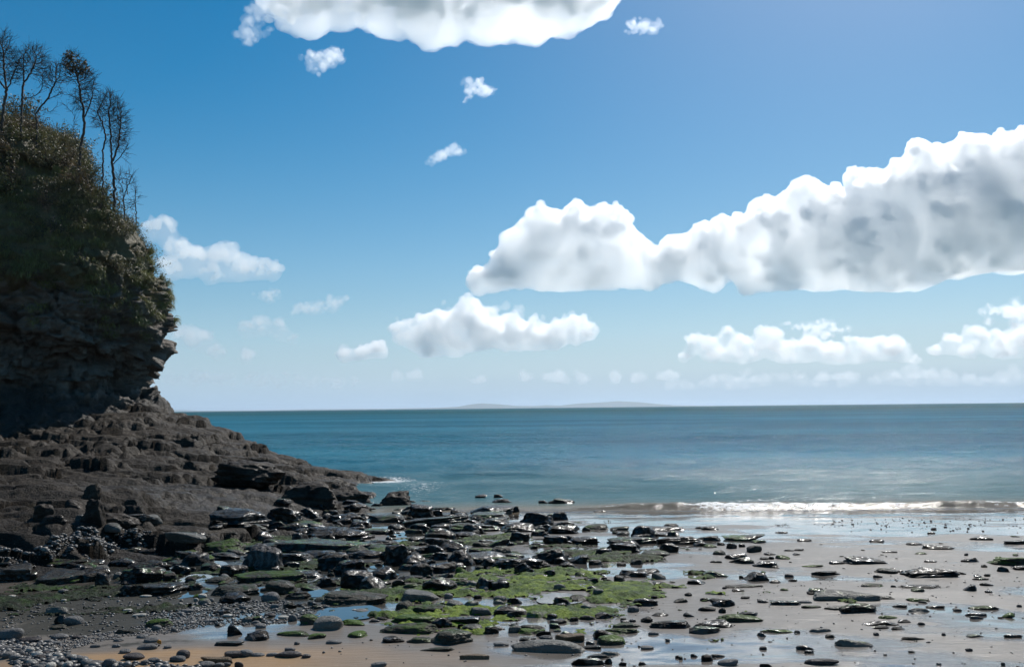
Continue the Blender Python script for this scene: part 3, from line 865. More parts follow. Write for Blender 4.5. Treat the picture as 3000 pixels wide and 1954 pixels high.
    ('B', -2.46, 13.84, 0.190, 0.142, 0.091, 'jumble', ''),
    ('B', -1.73, 10.31, 0.366, 0.272, 0.161, 'fringe', ''),
    ('W', -1.49, 10.00, 0.323, 0.240, 0.135, 'algae', 'black wedge with a pale streaked right flank'),
    ('G', -1.58, 9.28, 0.599, 0.383, 0.087, 'shingle', 'big flat grey slab with a bright green skirt of algae'),
    ('B', -1.20, 10.69, 0.285, 0.162, 0.044, 'algae', ''),
    ('R', -1.00, 10.23, 0.091, 0.068, 0.022, 'algae', ''),
    ('B', -0.78, 9.97, 0.362, 0.269, 0.123, 'algae', ''),
    ('B', -0.58, 10.37, 0.167, 0.125, 0.063, 'algae', ''),
    ('B', -0.32, 10.08, 0.179, 0.133, 0.106, 'algae', ''),
    ('B', -0.15, 10.02, 0.202, 0.151, 0.079, 'algae', ''),
    ('R', -0.33, 10.01, 0.097, 0.073, 0.036, 'algae', ''),
    ('B', -0.48, 9.76, 0.213, 0.154, 0.045, 'algae', ''),
    ('P', -0.95, 9.50, 0.360, 0.226, 0.068, 'algae', 'smooth grey-green whale-backed stone among algae'),
    ('R', -0.67, 9.53, 0.085, 0.063, 0.042, 'algae', ''),
    ('G', -1.05, 8.96, 0.152, 0.136, 0.069, 'algae', ''),
    ('G', -0.83, 8.85, 0.343, 0.208, 0.048, 'algae', ''),
    ('P', -0.43, 9.01, 0.146, 0.123, 0.064, 'algae', ''),
    ('P', -0.58, 9.12, 0.162, 0.137, 0.049, 'algae', ''),
    ('B', -0.04, 8.71, 0.288, 0.207, 0.067, 'algae', 'square black block standing on the brightest algae'),
    ('R', -1.42, 8.77, 0.113, 0.071, 0.023, 'algae', ''),
    ('K', -1.50, 8.80, 0.050, 0.037, 0.020, 'shingle', ''),
    ('G', -0.90, 8.39, 0.372, 0.204, 0.050, 'algae', ''),
    ('G', -0.92, 7.94, 0.513, 0.226, 0.058, 'algae', 'bright green wedge of algae-covered rock beside grey sand'),
    ('S', -1.24, 8.36, 0.108, 0.048, 0.020, 'algae', ''),
    ('S', -1.19, 8.46, 0.089, 0.049, 0.020, 'algae', ''),
    ('G', -1.41, 8.22, 0.199, 0.137, 0.034, 'shingle', ''),
    ('G', -1.30, 7.76, 0.163, 0.137, 0.035, 'shingle', ''),
    ('B', -0.97, 7.54, 0.164, 0.096, 0.035, 'algae', ''),
    ('G', -0.75, 7.51, 0.212, 0.116, 0.031, 'algae', ''),
    ('G', -0.51, 7.52, 0.322, 0.285, 0.080, 'algae', 'big mossy boulder with a low sloping tail on wet sand'),
    ('G', -0.36, 7.95, 0.205, 0.157, 0.040, 'algae', ''),
    ('B', -0.19, 7.83, 0.108, 0.080, 0.053, 'algae', ''),
    ('B', -0.14, 8.00, 0.078, 0.058, 0.021, 'algae', ''),
    ('T', -0.30, 6.93, 0.201, 0.070, 0.026, 'algae', 'tan elongated stone alone on smooth wet sand'),
    ('R', -0.11, 7.34, 0.113, 0.051, 0.020, 'algae', ''),
    ('R', -0.97, 6.73, 0.103, 0.065, 0.026, 'algae', ''),
    ('S', -0.47, 8.32, 0.336, 0.202, 0.049, 'algae', ''),
    ('G', -0.60, 7.22, 0.256, 0.089, 0.022, 'algae', ''),
    ('B', 0.04, 20.27, 0.164, 0.122, 0.163, 'jumble', ''),
    ('B', 0.43, 17.81, 0.604, 0.448, 0.220, 'algae', "double-topped black boulder standing apart at the water's edge"),
    ('B', 0.92, 18.78, 0.303, 0.226, 0.147, 'algae', ''),
    ('B', 0.76, 19.48, 0.142, 0.106, 0.059, 'algae', ''),
    ('B', 0.70, 22.49, 0.218, 0.163, 0.057, 'awash', ''),
    ('B', 1.14, 22.57, 0.601, 0.447, 0.086, 'awash', ''),
    ('B', 1.87, 20.13, 0.293, 0.218, 0.059, 'awash', ''),
    ('B', 0.92, 17.40, 0.379, 0.283, 0.081, 'algae', ''),
    ('B', 0.83, 16.14, 0.573, 0.425, 0.120, 'algae', ''),
    ('B', 0.43, 15.63, 0.290, 0.216, 0.087, 'algae', ''),
    ('B', 0.11, 15.50, 0.200, 0.150, 0.057, 'algae', ''),
    ('B', 1.08, 14.43, 0.431, 0.320, 0.099, 'algae', ''),
    ('B', 2.10, 15.29, 0.432, 0.321, 0.168, 'algae', ''),
    ('S', 2.53, 16.47, 0.917, 0.395, 0.056, 'ledge', ''),
    ('B', 2.84, 16.88, 0.259, 0.193, 0.060, 'ledge', ''),
    ('S', 1.81, 14.47, 0.689, 0.541, 0.086, 'algae', ''),
    ('B', 2.49, 14.28, 0.715, 0.435, 0.095, 'algae', 'glossy black ribbed boulder at the end of the rocky ledge'),
    ('B', 2.54, 15.54, 0.389, 0.197, 0.040, 'algae', ''),
    ('B', 1.52, 13.33, 0.473, 0.351, 0.104, 'algae', ''),
    ('B', 0.80, 14.37, 0.174, 0.130, 0.053, 'algae', ''),
    ('B', 0.43, 14.13, 0.331, 0.167, 0.036, 'algae', ''),
    ('B', 0.41, 12.38, 0.590, 0.436, 0.157, 'algae', ''),
    ('W', 0.81, 12.24, 0.257, 0.191, 0.090, 'algae', ''),
    ('B', 0.65, 11.77, 0.219, 0.163, 0.057, 'algae', ''),
    ('B', 1.04, 11.99, 0.165, 0.123, 0.054, 'algae', ''),
    ('B', 0.17, 11.61, 0.619, 0.456, 0.120, 'algae', ''),
    ('B', 0.13, 11.26, 0.245, 0.183, 0.107, 'algae', ''),
    ('G', 1.56, 11.97, 0.174, 0.156, 0.050, 'algae', ''),
    ('B', 1.35, 11.82, 0.114, 0.086, 0.030, 'algae', ''),
    ('G', 1.92, 12.73, 0.370, 0.302, 0.052, 'algae', ''),
    ('G', 1.16, 11.74, 0.142, 0.103, 0.020, 'algae', ''),
    ('B', 1.38, 10.94, 0.344, 0.230, 0.062, 'algae', ''),
    ('S', 1.61, 11.27, 0.264, 0.163, 0.031, 'algae', ''),
    ('G', 1.48, 16.84, 0.421, 0.376, 0.068, 'ledge', ''),
    ('G', 1.87, 16.63, 0.336, 0.300, 0.048, 'ledge', ''),
    ('B', 0.73, 13.18, 0.075, 0.056, 0.029, 'algae', ''),
    ('G', 0.77, 10.93, 0.132, 0.119, 0.039, 'algae', ''),
    ('B', 1.04, 10.49, 0.110, 0.082, 0.029, 'algae', ''),
    ('B', 0.29, 10.85, 0.166, 0.124, 0.034, 'algae', ''),
    ('B', 1.24, 9.12, 0.265, 0.196, 0.061, 'algae', ''),
    ('R', 1.10, 8.75, 0.099, 0.074, 0.046, 'algae', ''),
    ('B', 0.79, 8.86, 0.114, 0.085, 0.027, 'algae', ''),
    ('G', 0.64, 9.33, 0.188, 0.168, 0.039, 'algae', ''),
    ('G', 0.86, 9.80, 0.142, 0.095, 0.020, 'algae', ''),
    ('P', 0.20, 8.56, 0.180, 0.148, 0.048, 'algae', ''),
    ('B', 0.34, 8.43, 0.095, 0.071, 0.040, 'algae', ''),
    ('B', 0.43, 8.55, 0.104, 0.077, 0.027, 'algae', ''),
    ('B', 0.38, 8.24, 0.140, 0.088, 0.030, 'algae', ''),
    ('W', 0.81, 8.45, 0.184, 0.118, 0.039, 'algae', ''),
    ('G', 0.14, 8.01, 0.226, 0.116, 0.029, 'algae', ''),
    ('G', 0.12, 7.81, 0.202, 0.111, 0.028, 'algae', ''),
    ('T', 0.44, 7.57, 0.214, 0.118, 0.043, 'algae', ''),
    ('R', 0.25, 7.63, 0.099, 0.060, 0.022, 'algae', ''),
    ('S', 0.10, 7.53, 0.128, 0.078, 0.021, 'algae', ''),
    ('P', 0.25, 7.22, 0.524, 0.182, 0.066, 'algae', 'big pale flat slab with a dark undercut front edge'),
    ('P', 0.70, 7.73, 0.131, 0.111, 0.040, 'algae', ''),
    ('G', 0.77, 7.46, 0.223, 0.190, 0.051, 'algae', ''),
    ('G', 0.87, 7.82, 0.347, 0.139, 0.036, 'algae', ''),
    ('B', 0.59, 7.42, 0.078, 0.052, 0.020, 'algae', ''),
    ('S', 0.58, 7.27, 0.147, 0.061, 0.020, 'algae', ''),
    ('P', 0.71, 7.06, 0.137, 0.048, 0.020, 'algae', ''),
    ('S', 0.60, 6.97, 0.180, 0.063, 0.020, 'algae', ''),
    ('W', 0.52, 6.74, 0.234, 0.104, 0.042, 'algae', 'jagged black wedge in front of the pale flat slab'),
    ('B', 0.66, 6.76, 0.055, 0.041, 0.039, 'algae', 'small black thumb-shaped stone next to the jagged wedge'),
    ('R', 1.01, 7.24, 0.094, 0.050, 0.020, 'algae', ''),
    ('S', 1.32, 8.02, 0.343, 0.188, 0.048, 'algae', 'long square-ended black block beside a strip of standing water'),
    ('B', 1.15, 8.25, 0.107, 0.080, 0.038, 'algae', ''),
    ('R', 1.13, 7.72, 0.081, 0.050, 0.020, 'algae', ''),
    ('S', 1.31, 8.52, 0.165, 0.098, 0.023, 'algae', ''),
    ('B', 1.03, 8.26, 0.053, 0.040, 0.020, 'algae', ''),
    ('S', 0.76, 6.71, 0.054, 0.026, 0.020, 'algae', ''),
    ('S', 0.90, 6.73, 0.060, 0.032, 0.020, 'algae', ''),
    ('B', 1.18, 6.91, 0.033, 0.023, 0.020, 'algae', ''),
    ('B', 1.20, 6.87, 0.028, 0.021, 0.020, 'algae', ''),
    ('R', 1.20, 7.45, 0.036, 0.027, 0.020, 'algae', ''),
    ('G', 0.48, 8.84, 0.307, 0.107, 0.020, 'algae', ''),
    ('B', 0.96, 8.20, 0.079, 0.050, 0.020, 'algae', ''),
    ('G', 0.95, 8.06, 0.234, 0.103, 0.026, 'algae', ''),
    ('B', 3.26, 16.54, 0.120, 0.090, 0.036, 'flat', ''),
    ('B', 3.42, 16.37, 0.278, 0.207, 0.049, 'flat', ''),
    ('B', 3.06, 14.81, 0.359, 0.267, 0.063, 'flat', ''),
    ('S', 3.64, 14.80, 0.609, 0.478, 0.074, 'flat', 'square-edged black block with a flat top, alone near the waterline'),
    ('S', 3.74, 14.37, 0.220, 0.208, 0.033, 'flat', ''),
    ('B', 4.47, 14.38, 0.221, 0.155, 0.033, 'flat', ''),
    ('S', 4.51, 15.78, 0.204, 0.099, 0.020, 'flat', ''),
    ('B', 2.74, 13.84, 0.201, 0.150, 0.058, 'flat', ''),
    ('G', 2.86, 13.67, 0.188, 0.168, 0.034, 'flat', ''),
    ('B', 3.07, 13.90, 0.112, 0.084, 0.039, 'flat', ''),
    ('B', 3.13, 13.52, 0.142, 0.106, 0.072, 'flat', ''),
    ('B', 3.32, 13.67, 0.088, 0.066, 0.046, 'flat', ''),
    ('G', 3.36, 13.12, 0.201, 0.180, 0.081, 'flat', ''),
    ('G', 2.80, 12.82, 0.166, 0.148, 0.052, 'flat', ''),
    ('B', 2.95, 12.39, 0.300, 0.223, 0.059, 'flat', ''),
    ('B', 2.90, 11.97, 0.290, 0.216, 0.065, 'flat', ''),
    ('B', 3.12, 11.69, 0.293, 0.213, 0.054, 'flat', ''),
    ('G', 3.29, 12.35, 0.120, 0.107, 0.025, 'flat', ''),
    ('B', 3.38, 12.36, 0.070, 0.052, 0.032, 'flat', ''),
    ('G', 3.55, 12.39, 0.190, 0.170, 0.042, 'flat', ''),
    ('S', 3.86, 13.21, 0.139, 0.109, 0.020, 'flat', ''),
    ('S', 4.02, 13.24, 0.139, 0.091, 0.020, 'flat', ''),
    ('S', 3.84, 12.76, 0.113, 0.085, 0.020, 'flat', ''),
    ('G', 3.70, 11.67, 0.254, 0.116, 0.021, 'flat', ''),
    ('B', 4.07, 11.85, 0.182, 0.122, 0.030, 'flat', ''),
    ('S', 4.48, 11.88, 0.624, 0.296, 0.054, 'flat', ''),
    ('S', 2.57, 11.99, 0.145, 0.061, 0.020, 'flat', ''),
    ('W', 2.25, 11.19, 0.090, 0.068, 0.034, 'flat', ''),
    ('W', 2.34, 10.98, 0.275, 0.201, 0.054, 'flat', ''),
    ('W', 2.00, 10.38, 0.201, 0.144, 0.040, 'flat', ''),
    ('W', 2.73, 10.64, 0.266, 0.198, 0.076, 'flat', ''),
    ('B', 2.60, 10.78, 0.061, 0.046, 0.027, 'flat', ''),
    ('D', 3.17, 10.87, 0.097, 0.072, 0.032, 'flat', ''),
    ('B', 2.87, 10.40, 0.118, 0.088, 0.028, 'flat', ''),
    ('S', 3.10, 10.47, 0.093, 0.060, 0.020, 'flat', ''),
    ('B', 3.65, 10.98, 0.337, 0.138, 0.037, 'flat', ''),
    ('G', 2.47, 10.08, 0.415, 0.144, 0.020, 'flat', ''),
    ('B', 2.34, 9.83, 0.127, 0.070, 0.020, 'flat', ''),
    ('D', 2.23, 10.00, 0.048, 0.036, 0.020, 'flat', ''),
    ('B', 1.76, 9.56, 0.077, 0.058, 0.028, 'flat', ''),
    ('B', 1.88, 9.27, 0.105, 0.078, 0.027, 'flat', ''),
    ('B', 1.99, 8.99, 0.210, 0.157, 0.059, 'flat', ''),
    ('B', 1.79, 8.78, 0.149, 0.099, 0.032, 'flat', ''),
    ('B', 1.90, 8.64, 0.070, 0.052, 0.042, 'flat', ''),
    ('W', 1.56, 8.47, 0.096, 0.072, 0.027, 'flat', ''),
    ('G', 1.97, 8.29, 0.361, 0.170, 0.042, 'flat', 'flat slab with an olive-yellow top and glinting corner'),
    ('S', 2.11, 8.49, 0.171, 0.113, 0.027, 'flat', ''),
    ('S', 1.68, 8.04, 0.331, 0.146, 0.037, 'flat', ''),
    ('S', 1.57, 7.78, 0.283, 0.151, 0.039, 'flat', 'lower slab of a two-tier black pair beside the long square-ended block'),
    ('B', 3.06, 9.62, 0.179, 0.133, 0.055, 'flat', ''),
    ('P', 3.30, 9.30, 0.661, 0.233, 0.072, 'flat', 'long grey-backed boulder with a green fringe below'),
    ('B', 3.16, 8.67, 0.336, 0.178, 0.058, 'flat', 'black humped boulder mirrored in the film of water before the grey-backed one'),
    ('W', 2.41, 9.15, 0.096, 0.072, 0.024, 'flat', ''),
    ('S', 2.60, 9.05, 0.307, 0.118, 0.027, 'flat', 'thin straight black bar of rock lying in a water film'),
    ('R', 2.81, 9.12, 0.110, 0.053, 0.020, 'flat', ''),
    ('G', 2.79, 8.88, 0.179, 0.088, 0.020, 'flat', ''),
    ('G', 2.98, 8.77, 0.177, 0.078, 0.020, 'flat', ''),
    ('S', 2.15, 7.76, 0.263, 0.092, 0.020, 'flat', ''),
    ('W', 1.99, 7.62, 0.074, 0.055, 0.025, 'flat', ''),
    ('D', 2.30, 7.71, 0.044, 0.033, 0.020, 'flat', ''),
    ('P', 2.50, 7.75, 0.175, 0.067, 0.024, 'flat', ''),
    ('G', 2.51, 7.54, 0.079, 0.059, 0.020, 'flat', ''),
    ('W', 2.18, 7.13, 0.121, 0.077, 0.029, 'flat', ''),
    ('S', 2.17, 6.99, 0.073, 0.034, 0.020, 'flat', ''),
    ('P', 2.60, 7.22, 0.280, 0.098, 0.037, 'flat', ''),
    ('D', 1.87, 7.14, 0.052, 0.039, 0.020, 'flat', ''),
    ('B', 1.38, 6.82, 0.077, 0.058, 0.036, 'flat', ''),
    ('W', 1.31, 6.94, 0.050, 0.037, 0.020, 'flat', ''),
    ('R', 1.50, 6.67, 0.132, 0.081, 0.033, 'flat', 'smooth grey domed stone alone on the sand'),
    ('D', 2.15, 6.65, 0.218, 0.080, 0.033, 'flat', 'smooth dark oval stone, largest on the bare sand'),
    ('B', 1.74, 6.59, 0.090, 0.032, 0.020, 'flat', ''),
    ('S', 2.29, 9.36, 0.091, 0.049, 0.020, 'flat', ''),
    ('B', 5.50, 14.18, 0.218, 0.151, 0.033, 'flat', ''),
    ('B', 5.88, 13.78, 0.223, 0.143, 0.032, 'flat', ''),
    ('B', 5.99, 13.27, 0.428, 0.207, 0.048, 'flat', ''),
    ('B', 7.14, 14.37, 0.302, 0.222, 0.048, 'flat', ''),
    ('B', 7.41, 13.78, 0.434, 0.237, 0.053, 'flat', ''),
    ('G', 5.49, 12.68, 0.143, 0.101, 0.020, 'flat', ''),
    ('S', 5.15, 12.90, 0.208, 0.087, 0.020, 'flat', ''),
    ('B', 6.86, 15.38, 0.124, 0.093, 0.026, 'flat', ''),
    ('B', 5.77, 11.87, 0.211, 0.157, 0.044, 'flat', ''),
    ('D', 6.00, 12.46, 0.050, 0.038, 0.029, 'flat', ''),
    ('G', 6.18, 11.69, 0.566, 0.399, 0.075, 'flat', 'rough low ledge with a green skirt'),
    ('B', 5.73, 11.03, 0.151, 0.113, 0.053, 'flat', ''),
    ('B', 6.06, 11.20, 0.244, 0.143, 0.037, 'flat', ''),
    ('B', 5.68, 11.38, 0.074, 0.055, 0.028, 'flat', ''),
    ('S', 5.27, 11.93, 0.144, 0.120, 0.022, 'flat', ''),
    ('B', 4.75, 10.73, 0.537, 0.301, 0.083, 'flat', 'craggy hollowed black rock on the wet sand'),
    ('D', 7.20, 16.07, 0.091, 0.068, 0.031, 'flat', ''),
    ('D', 7.56, 16.42, 0.053, 0.040, 0.022, 'flat', ''),
    ('D', 7.82, 16.13, 0.039, 0.029, 0.020, 'flat', ''),
    ('G', 4.36, 11.03, 0.240, 0.208, 0.040, 'flat', ''),
    ('B', 4.12, 10.67, 0.095, 0.071, 0.027, 'flat', ''),
    ('B', 4.53, 11.03, 0.080, 0.060, 0.020, 'flat', ''),
    ('B', 5.14, 10.78, 0.061, 0.046, 0.020, 'flat', ''),
    ('B', 5.17, 10.44, 0.160, 0.087, 0.024, 'flat', ''),
    ('B', 5.01, 10.00, 0.121, 0.090, 0.026, 'flat', ''),
    ('W', 4.68, 9.70, 0.125, 0.094, 0.050, 'flat', ''),
    ('B', 4.81, 9.56, 0.069, 0.052, 0.020, 'flat', ''),
    ('G', 3.81, 10.02, 0.243, 0.132, 0.027, 'flat', ''),
    ('B', 4.00, 9.94, 0.064, 0.048, 0.020, 'flat', ''),
    ('S', 4.26, 9.91, 0.456, 0.158, 0.023, 'flat', 'long low black ledge with a pale hollow in front'),
    ('G', 4.14, 9.67, 0.148, 0.123, 0.026, 'flat', ''),
    ('G', 3.62, 9.30, 0.240, 0.096, 0.021, 'flat', ''),
    ('G', 3.93, 9.18, 0.208, 0.094, 0.021, 'flat', ''),
    ('B', 3.95, 8.85, 0.171, 0.065, 0.020, 'flat', ''),
    ('P', 3.70, 8.63, 0.181, 0.082, 0.027, 'flat', ''),
    ('P', 3.33, 8.81, 0.092, 0.064, 0.020, 'flat', ''),
    ('S', 3.62, 8.86, 0.136, 0.053, 0.020, 'flat', ''),
    ('G', 4.35, 8.76, 0.241, 0.103, 0.024, 'flat', 'low oval hump covered in yellow-green algae, alone on bare sand'),
    ('D', 4.06, 8.66, 0.077, 0.048, 0.020, 'flat', ''),
    ('G', 3.30, 8.35, 0.162, 0.079, 0.020, 'flat', ''),
    ('B', 3.10, 8.05, 0.312, 0.109, 0.025, 'flat', ''),
    ('B', 3.35, 8.15, 0.105, 0.068, 0.023, 'flat', ''),
    ('B', 3.05, 7.88, 0.140, 0.058, 0.020, 'flat', ''),
    ('B', 3.17, 7.84, 0.108, 0.058, 0.020, 'flat', ''),
    ('D', 2.90, 7.59, 0.043, 0.032, 0.021, 'flat', ''),
    ('G', 3.14, 7.45, 0.186, 0.065, 0.020, 'flat', ''),
    ('B', 3.94, 7.48, 0.139, 0.048, 0.020, 'flat', ''),
    ('S', 4.12, 8.43, 0.191, 0.066, 0.020, 'flat', ''),
    ('S', 4.05, 8.28, 0.107, 0.039, 0.020, 'flat', ''),
    ('D', 4.71, 8.81, 0.043, 0.032, 0.020, 'flat', ''),
    ('D', 3.44, 7.59, 0.031, 0.023, 0.020, 'flat', ''),
    ('D', 3.37, 7.03, 0.051, 0.024, 0.020, 'flat', ''),
    ('D', 3.39, 6.59, 0.027, 0.020, 0.020, 'flat', ''),
    ('S', 3.46, 8.04, 0.071, 0.037, 0.020, 'flat', ''),
]
LANDMARKS = [
    ('tall black block', 'tall block in the cleft'),
    ('long low black boulder', 'long low boulder'),
    ('long slab with a pale olive', 'olive-topped slab'),
    ('big black hump', 'hump-backed boulder'),
    ('large brown-black block', 'jutting shelf block'),
    ('rounded black boulder', 'rounded boulder by the ramp'),
    ('long black wedge', 'long wedge at the ramp'),
    ('broad black slab', 'shiny-topped broad slab'),
    ('longest black slab', 'longest black slab'),
    ('upright striped', 'striped boulder'),
    ('broad black rock with an olive', 'olive-crowned rock'),
    ('pale dished', 'pale dished boulder'),
    ('biggest rounded', 'biggest rounded boulder'),
    ('upper of two', 'two tilted slabs'),
    ('broad flat grey slab', 'broad flat grey slab'),
    ('black wedge with a pale', 'streaked black wedge'),
    ('big flat grey slab', 'green-skirted flat slab'),
    ('smooth grey-green whale', 'whale-backed stone'),
    ('square black block', 'square block on the algae'),
    ('bright green wedge', 'bright green wedge'),
    ('big mossy boulder', 'big mossy boulder'),
    ('double-topped', 'double-topped boulder'),
    ('glossy black ribbed', 'glossy ribbed boulder'),
    ('big pale flat slab', 'big pale flat slab'),
    ('jagged black wedge', 'jagged black wedge'),
    ('long square-ended', 'long square-ended block'),
    ('square-edged black block', 'flat-topped block by the waterline'),
    ('flat slab with an olive-yellow', 'olive-yellow slab'),
    ('long grey-backed', 'long grey-backed boulder'),
    ('thin straight black bar', 'thin straight bar of rock'),
    ('smooth dark oval', 'dark oval stone'),
    ('rough low ledge', 'green-skirted ledge'),
    ('craggy hollowed', 'craggy hollowed rock'),
    ('long low black ledge', 'long low ledge'),
    ('low oval hump', 'yellow-green oval hump'),
]

# ---------------------------------------------------------------- rocks and stones
def stone_shape(seed, kind, sub):
    """unit stone: x, y in -.5...5, z from 0 to 1; faceted by random cutting planes, then weathered"""
    rng = np.random.default_rng(seed)
    dirs, F = ico(sub)
    P, D = [], []
    yaw = rng.uniform(-0.45, 0.45)
    def plane(nx, ny, nz, d):
        n = np.array((nx, ny, nz), float); n /= np.linalg.norm(n)
        c, s = math.cos(yaw), math.sin(yaw)
        P.append((n[0] * c - n[1] * s, n[0] * s + n[1] * c, n[2])); D.append(d)
    j = lambda a: rng.normal() * a
    if kind in 'RKDO':
        for _ in range(16):
            n = rng.normal(size=3); plane(*n, rng.uniform(0.85, 1.05))
        for a in (1, -1):
            plane(0, 0, a, 0.85); plane(a, 0, 0, 1.0); plane(0, a, 0, 1.0)
        p = 4.0
    else:
        tilt = {'H': 0.30, 'B': 0.30, 'S': 0.12, 'T': 0.06, 'P': 0.2, 'G': 0.22, 'W': 0.2, 'Z': 0.3}[kind]
        for a in (1, -1):
            plane(a, j(0.25), j(0.22), rng.uniform(0.8, 1.0)); plane(j(0.25), a, j(0.25), rng.uniform(0.8, 1.0))
        plane(j(tilt), j(tilt), 1, rng.uniform(0.6, 0.95)); plane(0, 0, -1, 0.9)
        for _ in range({'H': 9, 'B': 9, 'S': 5, 'T': 3, 'P': 8, 'G': 8, 'W': 5, 'Z': 7}[kind]):
            n = rng.normal(size=3); n[2] = abs(n[2]) * 0.8
            plane(*n, rng.uniform(0.72, 1.05))
        if kind == 'W':
            sg = rng.choice((-1, 1), p=(0.2, 0.8))
            plane(sg * 0.75, j(0.2), 0.65, 0.36)
        p = {'H': 16, 'B': 22, 'S': 24, 'T': 12, 'P': 8, 'G': 8, 'W': 18, 'Z': 14}[kind]
    P = np.array(P); D = np.array(D)
    cosv = np.maximum(dirs @ P.T, 1e-3)
    r = ((D / cosv) ** -p).sum(1) ** (-1.0 / p)
    v = dirs * r[:, None]
    o = seed * 1.37
    if kind in 'RKDO':
        v = v * (1 + 0.05 * fbm(dirs * 1.2 + o, 2, seed))[:, None]
    else:
        a1, a2 = {'H': (0.20, 0.11), 'B': (0.17, 0.11), 'S': (0.10, 0.08), 'T': (0.04, 0.03), 'P': (0.10, 0.03), 'G': (0.16, 0.10), 'W': (0.10, 0.09), 'Z': (0.10, 0.05)}[kind]
        v = v * (1 + a1 * fbm(v * 1.6 + o, 4, seed))[:, None]
        # bedding ledges cut into the flanks
        bed = v[:, 2] * 4.5 + 0.7 * fbm(v * 1.3 + o, 2, seed + 2) + 0.6 * v[:, 0] * rng.normal()
        lay = np.floor(bed).astype(int)
        step = (hash01(lay, seed, 0, 3) - 0.5) * {'H': 0.16, 'B': 0.16, 'S': 0.12, 'T': 0.02, 'P': 0.05, 'G': 0.08, 'W': 0.08, 'Z': 0.03}[kind]
        v[:, :2] *= (1 + step)[:, None]
        v = v + dirs * (a2 * (0.6 * fbm(v * 5.5 + o, 4, seed + 5, gain=0.6) + 0.6 * fbm(v * np.array((2.6, 2.6, 4.4)) + o, 3, seed + 6, ridged=True) - 0.2))[:, None]
        if kind == 'Z':
            v = v + dirs * (0.010 * np.sin(v[:, 0] * 19 + 5 * v[:, 2] + 5 * fbm(v * 1.7, 3, seed)))[:, None]
    lo, hi = v.min(0), v.max(0)
    v = (v - (lo + hi) / 2) / (hi - lo)
    v[:, 2] += 0.5
    return v, F

def stone_mat(name, base, alt, rough, algae=0.0, algae_col=((0.014, 0.034, 0.006), (0.060, 0.110, 0.010)), coat=1.0, speck=0.4, ribs=None, spec=0.08):
    m = NT(name)
    oi = m.n('ObjectInfo')
    rnd = oi.outputs['Random']
    co = m.n('VectorMath', operation='ADD', ins={0: m.pos(), 1: oi.outputs['Location']}).outputs[0]
    n1 = m.noise(co, 2.3, 5.0, 0.6); n2 = m.noise(co, 13.0, 6.0, 0.66); n3 = m.noise(co, 60.0, 4.0, 0.7)
    c = m.mix(m.mapr(n1, 0.35, 0.65), base, alt)
    c = m.mix(m.math('MULTIPLY', m.mapr(n2, 0.5, 0.74), speck), c, tuple(min(1, 1.9 * q) for q in alt))
    if ribs:
        wv = m.n('TexWave', ins={'Vector': m.objc(), 'Scale': 2.2, 'Distortion': 9.0, 'Detail': 4.0})
        wv.bands_direction = 'X'
        c = m.mix(m.mapr(wv.outputs['Fac'], 0.55, 0.9, 0.0, 0.8), c, ribs)
    r = m.math('ADD', m.math('MULTIPLY', n2, 0.28), rough - 0.14)
    if algae > 0:
        nz = m.n('SeparateXYZ', ins={0: m.n('NewGeometry').outputs['Normal']}).outputs[2]
        k = m.math('ADD', m.math('MULTIPLY', nz, 0.55), m.math('MULTIPLY', m.math('SUBTRACT', n2, 0.5), 1.5))
        k = m.math('ADD', k, m.math('MULTIPLY', m.math('SUBTRACT', n1, 0.5), 1.2))
        k = m.math('ADD', k, m.math('MULTIPLY', m.math('SUBTRACT', rnd, 0.5), 0.5))
        am = m.mapr(k, 0.75 - algae, 1.0 - algae)
        bright = m.mapr(m.math('ADD', n1, m.math('MULTIPLY', m.math('SUBTRACT', rnd, 0.5), 0.4)), 0.4, 0.75)
        c = m.mix(am, c, m.mix(bright, algae_col[0], algae_col[1]))
        r = m.math('ADD', r, m.math('MULTIPLY', am, 0.15))
    b = m.bump(n3, 0.7, 0.012, m.bump(n2, 0.9, 0.05))
    m.surf(Base_Color=c, Roughness=r, Normal=b, Specular_IOR_Level=spec, Coat_Weight=m.math('MULTIPLY', coat, m.mapr(n2, 0.47, 0.6)), Coat_Roughness=0.17, Coat_Normal=m.bump(n2, 0.5, 0.03))
    return m.m

STONE = {
    'H': stone_mat('brown_black_rock', (0.020, 0.016, 0.013), (0.055, 0.043, 0.033), 0.55, algae=0.0, coat=0.15),
    'B': stone_mat('wet_black_rock', (0.009, 0.007, 0.005), (0.024, 0.018, 0.013), 0.45, algae=0.04),
    'W': stone_mat('wet_dark_rock', (0.011, 0.010, 0.009), (0.028, 0.025, 0.021), 0.42, algae=0.02),
    'S': stone_mat('dark_slab_rock', (0.014, 0.013, 0.012), (0.040, 0.036, 0.030), 0.45, algae=0.12),
    'P': stone_mat('pale_rock', (0.095, 0.092, 0.082), (0.165, 0.155, 0.135), 0.42, algae=0.14, coat=0.15),
    'G': stone_mat('algae_rock', (0.030, 0.028, 0.022), (0.070, 0.062, 0.045), 0.46, algae=0.36, coat=0.25),
    'R': stone_mat('grey_stone', (0.105, 0.101, 0.099), (0.175, 0.168, 0.160), 0.50, coat=0.06),
    'K': stone_mat('white_stone', (0.34, 0.32, 0.28), (0.48, 0.45, 0.40), 0.45, coat=0.1, speck=0.1),
    'D': stone_mat('dark_stone', (0.050, 0.042, 0.040), (0.085, 0.072, 0.068), 0.42, coat=0.12),
    'T': stone_mat('brown_stone', (0.115, 0.080, 0.052), (0.175, 0.125, 0.080), 0.50, coat=0.05),
    'O': stone_mat('orange_stone', (0.50, 0.20, 0.04), (0.62, 0.28, 0.06), 0.5, coat=0.05, speck=0.0),
    'Z': stone_mat('ribbed_rock', (0.030, 0.027, 0.026), (0.060, 0.054, 0.050), 0.30, coat=0.5, ribs=(0.13, 0.12, 0.115)),
}
